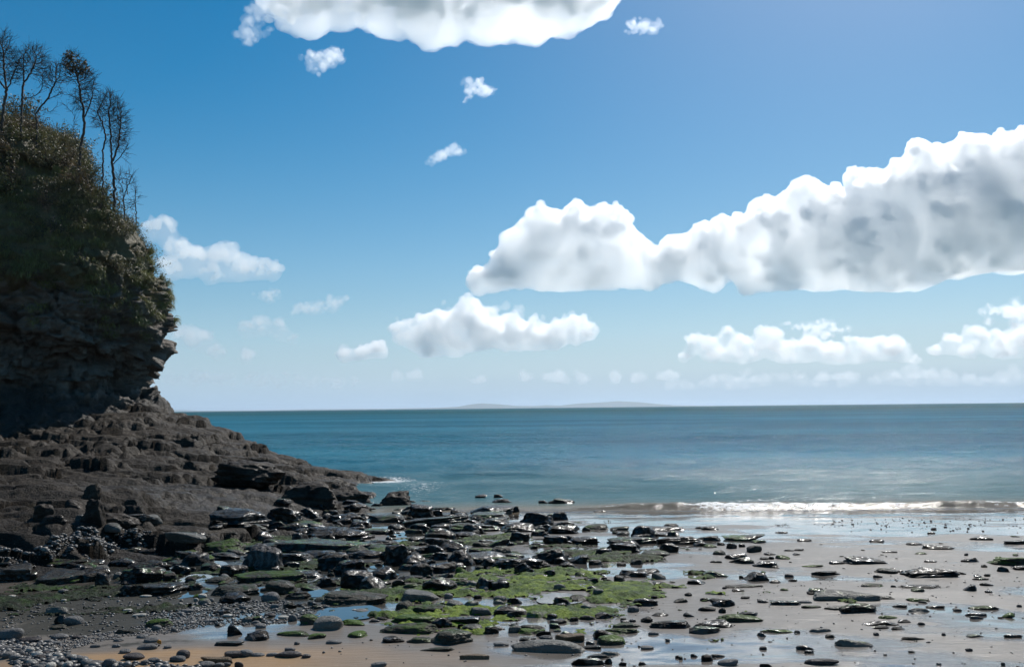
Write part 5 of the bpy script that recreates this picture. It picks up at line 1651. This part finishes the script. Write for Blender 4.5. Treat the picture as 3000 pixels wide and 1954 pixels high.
make_tree([[(398, 650), (399, 625), (396, 590), (399, 545)]], [(396, 575, 10, 34), (385, 600, 14, 20)], 110, 213, 'small bare sapling at the very brow of the cliff')

# ---------------------------------------------------------------- scrub on the upper cliff
def shrub_parts(seed, mat, n_leaf, twigs=26):
    rng = np.random.default_rng(seed)
    ch = []
    ends = []
    for i in range(twigs):
        a = rng.uniform(0, 6.28); el = rng.uniform(0.15, 1.45); L = rng.uniform(0.6, 1.05)
        d = np.array((math.cos(a) * math.cos(el), math.sin(a) * math.cos(el), math.sin(el)))
        k = np.linspace(0, 1, 6)[:, None]
        p = d * k * L + np.cumsum(rng.normal(size=(6, 3)) * 0.035, 0) * (k > 0)
        ch.append((p, np.linspace(0.016, 0.004, 6)))
        ends += [p[j] for j in (2, 3, 4, 5)]
        for _ in range(2):
            j = rng.integers(2, 5)
            q = np.stack([p[j] + (d + rng.normal(size=3) * 0.7) * s for s in (0, 0.12, 0.28)])
            ch.append((q, np.array((0.007, 0.005, 0.003)))); ends += [q[1], q[2], q[2]]
    v, f = tube_mesh(ch, 4)
    tw = mesh_from('twigs', v, f, BARK)
    per = max(1, n_leaf // len(ends))
    v, f, t = leaf_cards(ends, 0.055, seed, 0.085, per)
    cl = np.clip(t + 0.25 * fbm(v * 2.2, 2, seed), 0, 1)
    return tw, mesh_from('foliage', v, f, mat, False, {'tone': cl})
KINDS = [(LEAF_GREEN, 1500, 'dark green leafy bush'), (LEAF_OLIVE, 1200, 'olive thinly leaved bush'), (LEAF_RUST, 900, 'rusty brown bramble bush'), (BARK, 500, 'grey-brown twiggy bush'), (LEAF_GREEN, 700, 'sparse green bush')]
SHR = [shrub_parts(301 + i, mt, n, 26 + 4 * (i % 2)) for i, (mt, n, _) in enumerate(KINDS)]
cvg = CV.reshape(NV, NU, 3)
rng = np.random.default_rng(33)
vis = np.where((zz > 6.6) & (CV[:, 0] > -24.5) & (S_.ravel() < nose + 2.5) & (zz < 15.5))[0]
wts = sstep(6.4, 9.0, zz[vis]) * 0.9 + 0.12
picks = []
rng.shuffle(vis)
wmap = dict()
for i in vis:
    w_ = float(sstep(6.4, 9.0, zz[i])) * 0.9 + 0.06
    if rng.random() > w_: continue
    if all(np.linalg.norm(CV[i] - CV[j]) > (0.62 if zz[i] > 8.5 else 0.8) for j in picks):
        picks.append(i)
    if len(picks) >= 190: break
for i in picks:
    k = int(rng.choice(5, p=(0.24, 0.27, 0.2, 0.2, 0.09)))
    s = rng.uniform(0.42, 0.85) * (1.15 if zz[i] > 10 else 0.85)
    root = bpy.data.objects.new('cliff_bush', None); COL.objects.link(root)
    nrm = Vector(NRM[i])
    root.location = CV[i] - NRM[i] * 0.15
    up = (nrm * 0.7 + Vector((0, 0, 1))).normalized()
    root.rotation_euler = (up.to_track_quat('Z', 'Y') @ Matrix.Rotation(rng.uniform(0, 6.28), 3, 'Z').to_quaternion()).to_euler()
    root.scale = (s, s, s * rng.uniform(0.75, 1.1))
    root['label'] = ('large ' if s > 0.72 else 'small ' if s < 0.5 else '') + KINDS[k][2] + (' on the crest of the cliff behind the tree trunks' if zz[i] > 12.4 else ' on the cliff-top slope under the bare trees' if zz[i] > 9.2 else ' clinging to the upper cliff face')
    root['category'] = 'bush'; root['group'] = KINDS[k][2] + 'es on the cliff'
    add('twigs', SHR[k][0], parent=root); add('foliage', SHR[k][1], parent=root)
print('SHRUBS', len(picks))

# tussocks of grass hanging over the ledges
rng = np.random.default_rng(35)
cand = np.where((zz > 5.0) & (zz < 11.5) & (CV[:, 0] > -24.5) & (S_.ravel() < nose + 2.0))[0]
gm_ = fbm(CV[cand] / 1.1, 3, 95) + 0.35 * sstep(5.0, 7.5, zz[cand]) - 0.1
cand = cand[(gm_ > 0.05)]
sel = rng.choice(cand, 560, replace=True)
V, F, T, n0 = [], [], [], 0
for i in sel:
    nb = 50
    c = CV[i]; nr = NRM[i]
    tone = rng.random()
    side = np.cross(nr, (0, 0, 1.0)); side /= np.linalg.norm(side) + 1e-9
    for b in range(nb):
        o = c + side * rng.normal() * 0.16 + np.array((0, 0, rng.normal() * 0.07)) - nr * 0.05
        L = rng.uniform(0.22, 0.5)
        d0 = nr * 0.8 + np.array((0, 0, rng.uniform(0.0, 0.8))) + side * rng.normal() * 0.4
        d0 /= np.linalg.norm(d0)
        p1 = o + d0 * L * 0.4; p2 = p1 + (d0 * 0.5 + np.array((0, 0, -0.55))) * L * 0.45; p3_ = p2 + (d0 * 0.15 + np.array((0, 0, -0.95))) * L * 0.4
        wv = np.cross(d0, rng.normal(size=3)); wv *= 0.008 / (np.linalg.norm(wv) + 1e-9)
        V += [o - wv, o + wv, p1 - wv, p1 + wv, p2 - wv * 0.7, p2 + wv * 0.7, p3_]
        F += [(n0, n0 + 1, n0 + 3), (n0, n0 + 3, n0 + 2), (n0 + 2, n0 + 3, n0 + 5), (n0 + 2, n0 + 5, n0 + 4), (n0 + 4, n0 + 5, n0 + 6)]
        T += [min(1, max(0, 0.6 * tone + 0.4 * rng.random()))] * 7
        n0 += 7
add('hanging_grass', mesh_from('hanging_grass', np.array(V), np.array(F), GRASS_M, False, {'tone': np.array(T)}),
    label='tufts of grass hanging from ledges of the upper cliff', cat='grass', kind='stuff')

# ---------------------------------------------------------------- clouds: closed lumpy hulls of evenly dense scattering air
def cloud_mat(name, density, g=0.0):
    m = NT(name)
    v = m.n('VolumeScatter', ins={'Color': (1.0, 1.0, 1.0), 'Density': density, 'Anisotropy': g})
    m.t.links.new(v.outputs[0], m.out.inputs['Volume'])
    return m.m

def drop_cavities(me):
    """remove the closed bubbles left inside the union of puffs"""
    n = len(me.vertices)
    v, _ = mesh_arrays(me)
    me.calc_loop_triangles()
    tri = np.empty(len(me.loop_triangles) * 3, dtype=np.int32)
    me.loop_triangles.foreach_get('vertices', tri)
    tri = tri.reshape(-1, 3)
    lab = np.arange(n)
    e = np.concatenate([tri[:, (0, 1)], tri[:, (1, 2)], tri[:, (2, 0)]])
    while True:                                     # label propagation with pointer jumping
        mn = lab.copy()
        np.minimum.at(mn, e[:, 0], lab[e[:, 1]]); np.minimum.at(mn, e[:, 1], lab[e[:, 0]])
        mn = mn[mn]
        if (mn == lab).all(): break
        lab = mn
    a, b, c = v[tri[:, 0]], v[tri[:, 1]], v[tri[:, 2]]
    c0 = v.mean(0)
    vol = np.einsum('ij,ij->i', a - c0, np.cross(b - c0, c - c0))
    tot = np.zeros(n); np.add.at(tot, lab[tri[:, 0]], vol)
    good = tot[lab[tri[:, 0]]] > 0
    if good.all(): return me
    tri = tri[good]
    used = np.unique(tri); mp = np.full(n, -1); mp[used] = np.arange(len(used))
    return mesh_from('hull', v[used], mp[tri])

def cloud_hull(name, allp, dist, voxel, seed, billow, base, fuzz, ns, solid=True, tilt=0.0):
    k = dist / PXF
    V, F, n0 = [], [], 0
    sv, sf = ico(2)
    for (px, py, pz, r) in allp:
        c = at_depth(px, py, dist + pz * k)
        V.append(sv * r * k + c); F.append(sf + n0); n0 += len(sv)
    V = np.concatenate(V); F = np.concatenate(F)
    tmp = bpy.data.objects.new('tmp', mesh_from('tmp', V, F))
    COL.objects.link(tmp)
    md = tmp.modifiers.new('r', 'REMESH')
    md.mode = 'VOXEL'; md.voxel_size = voxel * k
    dg = bpy.context.evaluated_depsgraph_get()
    me = bpy.data.meshes.new_from_object(tmp.evaluated_get(dg))
    bpy.data.objects.remove(tmp)
    if solid: me = drop_cavities(me)
    for step in (0, 1):
        if step == 1:                               # knit the displaced lumps into one clean skin again
            tmp = bpy.data.objects.new('tmp', me)
            COL.objects.link(tmp)
            md = tmp.modifiers.new('r', 'REMESH')
            md.mode = 'VOXEL'; md.voxel_size = voxel * k
            dg = bpy.context.evaluated_depsgraph_get()
            old, me = me, bpy.data.meshes.new_from_object(tmp.evaluated_get(dg))
            bpy.data.objects.remove(tmp); bpy.data.meshes.remove(old)
            if solid: me = drop_cavities(me)
        v, nrm = mesh_arrays(me)
        q = v / k                                   # picture-pixel units
        if step == 0:
            q0 = q + 16 * np.stack([fbm(q / 55 + s, 3, seed + s) for s in (3, 5, 9)], -1)
            d = billow * (34 * (0.62 - worley(q0 / 62, seed)) + 30 * (0.6 - worley(q0 / 32, seed + 3)) + 18 * (0.6 - worley(q0 / 16, seed + 5)))
            d = d + fuzz * (0.54 * ns * fbm(q / ns, 5, seed + 8, gain=0.62) + 0.1 * ns)
        else:
            d = billow * (10.0 * (0.6 - worley(q / 21.0, seed + 4)) + 7.0 * (0.6 - worley(q / 10.0, seed + 6))) + (2 + 5 * fuzz) * fbm(q / 9, 3, seed + 7)
        v = v + nrm * (d * k)[:, None]
        if step == 1 and base is not None:          # flattened underside
            px_ = 1500 + v[:, 0] / v[:, 1] * PXF
            lift = tilt * sstep(2500, 3050, px_) * k
            zb = at_depth(1500, base, dist)[2] + lift + 26 * k * fbm(q / 110, 3, seed + 21)
            u = v[:, 2] - zb
            v[:, 2] = zb + np.where(u < 0, u * 0.25, u)
        me.vertices.foreach_set('co', v.astype(np.float32).ravel())
        me.update()
    me.polygons.foreach_set('use_smooth', np.full(len(me.polygons), True))
    me.name = name
    return me

def make_cloud(name, puffs, dist, voxel, mfp, label, seed=1, depth=0.6, billow=0.4, base=None, group=None,
               kids=((9, 0.44), (6, 0.42)), g=0.75, fringe=None, ns=48.0, scatter=0, skin=14, tilt=0.0):
    """puffs: (px, py, radius px) centres; dist = metres away; mfp = free path in picture pixels"""
    rng = np.random.default_rng(seed)
    k = dist / PXF
    allp = [(p[0], p[1], rng.uniform(-1, 1) * depth * 0.6 * p[2], p[2]) for p in puffs]
    fill = []
    for i, a in enumerate(allp):                    # join neighbouring puffs so that no hollows stay between them
        near = sorted((math.hypot(a[0] - b[0], a[1] - b[1]), j) for j, b in enumerate(allp) if j != i)[:3]
        for dd, j in near:
            b = allp[j]
            if dd < 1.3 * (a[3] + b[3]):
                fill.append(tuple(0.5 * (a[q] + b[q]) for q in range(3)) + (0.46 * (a[3] + b[3]),))
    if scatter:                                     # torn vapour: many small shreds drawn out along the wind
        allp = [(x + (u := rng.normal(size=3))[0] * r * 0.95 + 0.3 * r * u[2], y - 0.25 * u[0] * r + u[1] * r * 0.42, z + u[2] * r * 0.5, r * rng.uniform(0.10, 0.36))
                for (x, y, z, r) in allp for _ in range(scatter)]
        kids, fill = (), []
    gen = allp
    for nc, fr in kids:                             # smaller lumps budding from the bigger ones
        nxt = []
        for (x, y, z, r) in gen:
            for _ in range(nc):
                u = rng.normal(size=3); u /= np.linalg.norm(u)
                if u[1] > 0.35: u[1] *= -1          # fewer on the underside
                nxt.append((x + u[0] * r * 0.85, y + u[1] * r * 0.85, z + u[2] * r * 0.85, r * fr * rng.uniform(0.6, 1.3)))
        allp = allp + nxt
        gen = nxt
    allp = allp + fill
    root = bpy.data.objects.new(name, None)
    COL.objects.link(root)
    root.location = at_depth(np.mean([p[0] for p in puffs]), np.mean([p[1] for p in puffs]), dist)
    root['label'], root['category'] = label, 'cloud'
    if group: root['group'] = group
    bpy.context.view_layer.update()
    inv = root.matrix_world.inverted()
    last = {id(p) for p in gen} if (kids and not scatter and skin) else set()
    jobs = [('core', [p for p in allp if id(p) not in last], voxel * (2.0 if last else 1.0), mfp * (1.25 if last else 1.0), 0.0)]
    if last:                                        # the dense outer billows
        jobs.append(('billows', gen, voxel, skin, 0.0))
    if fringe:
        if scatter:
            fr_p = [(x, y, z, r * fringe[1]) for (x, y, z, r) in allp]
        else:                                       # thin shreds drifting off the skin
            fr_p = []
            for (x, y, z, r) in gen:
                if rng.random() < 0.4:
                    u = rng.normal(size=3)
                    cx, cy, cz = x + u[0] * r * 2.2, y + u[1] * r * 1.8, z + u[2] * r * 1.6
                    for _ in range(4):
                        w = rng.normal(size=3)
                        fr_p.append((cx + w[0] * r, cy - 0.2 * w[0] * r + w[1] * r * 0.5, cz + w[2] * r * 0.6, r * fringe[1] * rng.uniform(0.25, 0.7)))
        jobs.append(('fringe', fr_p, voxel * (1.5 if scatter else 1.0), fringe[0], 1.0))
    for nm, pp, vx, fp, fz in jobs:
        me = cloud_hull(nm, pp, dist, vx, seed + int(fz * 50), billow, base, (fz if scatter else 0.45) if nm == 'fringe' else (0.2 if (fringe or last) else 0.8), ns, nm != 'billows', tilt)
        me.transform(inv)
        me.materials.clear()
        me.materials.append(cloud_mat('vapour', 1.0 / (fp * k), g))
        add(nm, me, parent=root)
        print('CLOUD', nm, len(me.polygons))
    return root

def line_puffs(pts, n, jit, rj, seed):
    """puffs strewn along a polyline of (px, py, r)"""
    rng = np.random.default_rng(seed)
    pts = np.array(pts, float)
    out = []
    for a in np.linspace(0, len(pts) - 1, n):
        i = min(int(a), len(pts) - 2); f = a - i
        p = pts[i] * (1 - f) + pts[i + 1] * f
        out.append((p[0] + rng.normal() * jit, p[1] + rng.normal() * jit * 0.5, p[2] * rng.uniform(1 - rj, 1 + rj)))
    return out

big = [(1470, 800, 52), (1400, 830, 36), (1530, 720, 66), (1600, 690, 70), (1690, 690, 70), (1790, 690, 66), (1600, 800, 62), (1700, 800, 66),
       (1800, 790, 62), (1860, 740, 50), (1900, 800, 52), (1980, 760, 66), (2060, 730, 66), (2080, 800, 50), (2160, 710, 70), (2200, 790, 62),
       (2260, 650, 66), (2330, 720, 84), (2380, 590, 62), (2450, 660, 92), (2440, 780, 62), (2550, 590, 76), (2580, 700, 108), (2580, 800, 46),
       (2680, 590, 92), (2720, 490, 66), (2760, 700, 108), (2840, 460, 62), (2850, 590, 108), (2950, 470, 70), (2960, 640, 116), (3060, 460, 80), (3080, 600, 124),
       (3200, 520, 116), (3250, 660, 100), (2900, 750, 58), (2760, 790, 42), (2080, 825, 36), (2190, 828, 38), (2300, 815, 48), (2420, 818, 48), (2520, 822, 48), (2620, 822, 46), (2700, 818, 50), (2820, 806, 52), (2940, 792, 54), (3060, 780, 60)]
make_cloud('cumulus_cloud', big, 7600, 5.6, 25, 'huge white cumulus bank with a grey flat underside, the largest cloud', 3, base=862, billow=0.5, kids=((9, 0.42), (7, 0.42), (2, 0.52)), ns=22.0, skin=19, tilt=60.0)
top = line_puffs([(800, 10, 40), (900, 40, 56), (1050, 20, 80), (1200, 30, 92), (1350, 20, 100), (1500, 0, 105), (1650, 0, 88), (1760, 10, 60)], 26, 22, 0.25, 5)
top += line_puffs([(850, -90, 80), (1200, -130, 110), (1600, -130, 110), (1900, -120, 50)], 12, 30, 0.3, 6)
make_cloud('cumulus_cloud', top, 2600, 5.2, 60, 'broad bright cloud overhead with a soft ragged lower edge', 7, depth=0.5, billow=0.5, kids=((9, 0.42), (7, 0.42), (2, 0.5)), fringe=(48, 1.0), ns=24.0, skin=22)
mid = [(1010, 1045, 20), (1060, 1040, 25), (1110, 1030, 23), (1180, 980, 34), (1240, 960, 38), (1300, 960, 48), (1370, 940, 50), (1420, 970, 56), (1490, 980, 50),
       (1560, 985, 45), (1620, 985, 36), (1690, 970, 37), (1730, 975, 24), (1250, 1020, 32), (1330, 1020, 34)]
make_cloud('cumulus_cloud', mid, 13000, 4.0, 30, 'heaped white cloud low over the sea beneath the left end of the largest cloud', 11, billow=0.45, base=1052, ns=18.0, skin=24, fringe=(60, 0.9))
low = [(2040, 1010, 28), (2090, 1030, 34), (2130, 990, 26), (2180, 1030, 38), (2250, 1010, 40), (2300, 1040, 34), (2360, 1030, 40), (2430, 1040, 34),
       (2500, 1030, 36), (2570, 1030, 38), (2630, 1030, 34), (2000, 1050, 18), (2680, 1060, 20)]
make_cloud('cumulus_cloud', low, 19000, 4.0, 55, 'long low row of small white heaps under the largest cloud', 13, billow=0.45, base=1075, ns=16.0, skin=26)
lowr = [(2740, 1030, 18), (2790, 1010, 30), (2860, 1000, 34), (2930, 1010, 36), (3000, 1000, 40), (3080, 1010, 40), (2830, 1040, 26), (2950, 1050, 24)]
make_cloud('cumulus_cloud', lowr, 20000, 4.0, 60, 'flat pale cloud just above the horizon, with a torn scrap over it', 17, billow=0.4, base=1062, ns=16.0, skin=28)
make_cloud('cloud_scrap', [(2890, 905, 12), (2930, 905, 14), (2960, 915, 22), (3000, 910, 26), (2990, 945, 20)], 14000, 3.0, 22, 'torn cloud scrap hanging over a flat pale cloud', 19, billow=0.3, fringe=(110, 1.6), kids=((6, 0.5),), ns=14.0, scatter=22)
make_cloud('cloud_scrap', [(2300, 950, 7), (2340, 955, 11), (2385, 960, 16), (2420, 950, 18), (2435, 975, 18), (2400, 975, 14)], 16000, 3.0, 22, 'thin tailed cloud scrap above the long low row of heaps', 23, billow=0.3, fringe=(110, 1.6), kids=((6, 0.5),), ns=14.0, scatter=22)
lft = [(440, 680, 34), (480, 670, 34), (520, 740, 38), (560, 760, 44), (610, 770, 48), (660, 745, 40), (700, 790, 40), (760, 790, 36), (800, 800, 26), (620, 810, 28), (500, 790, 40)]
make_cloud('cumulus_cloud', lft, 6500, 4.5, 95, 'thin white cloud beside the overhanging cliff edge', 29, billow=0.3, ns=18.0, skin=48)
lf2 = [(500, 970, 26), (540, 990, 30), (590, 1000, 34), (640, 1030, 24), (720, 970, 26), (770, 960, 28), (820, 970, 30), (720, 1050, 24), (860, 1000, 18)]
make_cloud('cumulus_cloud', lf2, 15000, 4.5, 150, 'faint white cloud low beside the cliff', 31, billow=0.3, ns=18.0, skin=62)
make_cloud('cloud_wisp', [(880, 900, 12), (920, 905, 18), (960, 895, 20), (990, 890, 14), (860, 915, 8)], 9000, 2.5, 47, 'small faint wisp between the cliff and the heaped cloud', 37, billow=0.3, fringe=(156, 1.7), kids=((5, 0.5),), ns=9.0, scatter=26)
make_cloud('cloud_wisp', [(785, 865, 16), (800, 880, 10), (770, 860, 10)], 9000, 2.5, 42, 'tiny round wisp under the thin cloud beside the cliff edge', 39, billow=0.3, fringe=(156, 1.7), kids=((5, 0.5),), ns=9.0, scatter=26)
make_cloud('cloud_wisp', [(1375, 240, 13), (1395, 255, 16), (1420, 265, 13), (1440, 266, 7), (1372, 285, 7), (1362, 298, 5)], 2900, 2.5, 53, 'little torn wisp in open blue sky just below the broad overhead cloud', 41, billow=0.3, fringe=(144, 1.7), kids=((6, 0.5),), ns=9.0, scatter=26)
make_cloud('cloud_wisp', [(1270, 470, 8), (1290, 455, 14), (1310, 445, 18), (1335, 448, 11)], 4000, 2.5, 56, 'small triangular wisp alone in the middle of the blue sky', 43, billow=0.3, fringe=(144, 1.7), kids=((6, 0.5),), ns=9.0, scatter=26)
make_cloud('cloud_wisp', [(930, 165, 22), (960, 180, 26), (980, 165, 20)], 2600, 2.5, 58, 'tattered lump hanging from the left end of the broad overhead cloud', 47, billow=0.3, fringe=(156, 1.7), kids=((5, 0.5),), ns=9.0, scatter=26)
make_cloud('cloud_wisp', [(730, 90, 24), (745, 60, 20), (760, 20, 24), (725, 125, 12)], 2600, 2.5, 84, 'faint tattered veil at the left end of the broad overhead cloud', 49, billow=0.3, fringe=(180, 1.7), kids=((5, 0.5),), ns=9.0, scatter=26)
make_cloud('cloud_wisp', [(1850, 75, 14), (1880, 80, 16), (1910, 85, 14)], 2600, 2.5, 112, 'faint tattered veil at the right end of the broad overhead cloud', 53, billow=0.3, fringe=(192, 1.7), kids=((5, 0.5),), ns=9.0, scatter=26)
rng = np.random.default_rng(77)
for i, (px, py, w, r) in enumerate([(590, 1110, 40, 10), (760, 1102, 60, 9), (850, 1100, 30, 8), (1200, 1108, 90, 16), (1390, 1118, 60, 10), (1540, 1108, 40, 14), (1660, 1112, 130, 16),
                                    (1850, 1110, 110, 16), (1960, 1105, 60, 15), (2150, 1115, 150, 12), (2420, 1110, 160, 12), (2700, 1105, 160, 14), (2900, 1115, 160, 13), (1000, 1120, 110, 8)]):
    p = [(px + rng.uniform(-.5, .5) * w, py + rng.uniform(-1, .4) * r * .6, r * rng.uniform(.6, 1.1)) for _ in range(max(4, int(w / r)))]
    make_cloud('far_cloud', p, 26000, 3.5, 70, 'faint small cloud in the pale haze just over the horizon', 60 + i, billow=0.3, base=py + r * 0.8, fringe=None, kids=((5, 0.5),), group='faint clouds along the horizon', ns=20.0, skin=75)

bank = line_puffs([(1960, 1128, 12), (2150, 1112, 18), (2400, 1120, 15), (2650, 1104, 20), (2850, 1118, 16), (3080, 1100, 24)], 60, 16, 0.4, 91)
make_cloud('cloud_bank', bank, 24000, 4.0, 170, 'long thin pale bank of cloud lying over the open sea horizon', 93, billow=0.3, base=1140, kids=((4, 0.5),), ns=18.0, skin=120)
bank = line_puffs([(480, 1118, 13), (600, 1105, 16), (740, 1122, 12), (900, 1112, 13), (1050, 1128, 9)], 36, 14, 0.4, 95)
make_cloud('cloud_bank', bank, 24000, 4.0, 190, 'short faint bank of cloud over the horizon beside the cliff foot', 97, billow=0.3, base=1138, kids=((4, 0.5),), ns=18.0, skin=130)

# ---------------------------------------------------------------- far coast and the air in front of it
HD = 21000.0
hx = np.linspace(-200, 3300, 520)
ridge = np.interp(hx, [-200, 480, 500, 540, 560, 800, 900, 1150, 1300, 1340, 1375, 1410, 1460, 1510, 1560, 1600, 1640, 1700, 1750, 1810, 1860, 1920, 1970, 2050, 3300],
                  [7, 7, 6, 4, 2, 1.5, 3, 2, 4, 6, 12, 15, 12, 7, 6, 8, 6, 12, 14, 17, 14, 8, 4, 0.5, 0.3])
ridge = ridge + 1.0 * fbm(P2(hx, 0 * hx, 60), 4, 301) * np.minimum(1, ridge / 6)
kx = HD / PXF
rows = []
for t, hfrac in ((-1.0, -0.3), (-0.75, 0.15), (-0.5, 0.45), (-0.25, 0.8), (0.0, 1.0), (0.3, 0.8), (0.7, 0.3), (1.0, -0.3)):
    wob = 1 + 0.25 * fbm(P2(hx, 0 * hx + t * 40, 45), 3, 303)
    rows.append(np.stack([(hx - 1500) * kx, HD + t * 1800 * wob, ridge * kx * (hfrac * wob if hfrac < 1 else hfrac)], -1))
m = NT('far_hill')
n1 = m.noise(m.pos(), 0.004, 4.0, 0.6)
m.surf(Base_Color=m.mix(n1, (0.05, 0.055, 0.03), (0.09, 0.10, 0.045)), Roughness=0.9)
add('hills', mesh_from('hills', np.concatenate(rows), grid_faces(len(hx), len(rows)), m.m), kind='structure')

m = NT('haze')
v = m.n('VolumePrincipled', ins={'Color': (0.72, 0.85, 1.0), 'Density': 4.5e-5, 'Anisotropy': 0.3})
m.t.links.new(v.outputs[0], m.out.inputs['Volume'])
x0, x1, y0, y1, z0, z1 = -90000, 90000, -200, 84000, -6, 230
bv = np.array([(x, y, z) for x in (x0, x1) for y in (y0, y1) for z in (z0, z1)], float)
bf = np.array([(0, 1, 3, 2), (4, 6, 7, 5), (0, 4, 5, 1), (2, 3, 7, 6), (0, 2, 6, 4), (1, 5, 7, 3)])
add('haze', mesh_from('haze', bv, bf, m.m, False), label='thin blue haze lying over the sea and beach', cat='haze', kind='stuff')
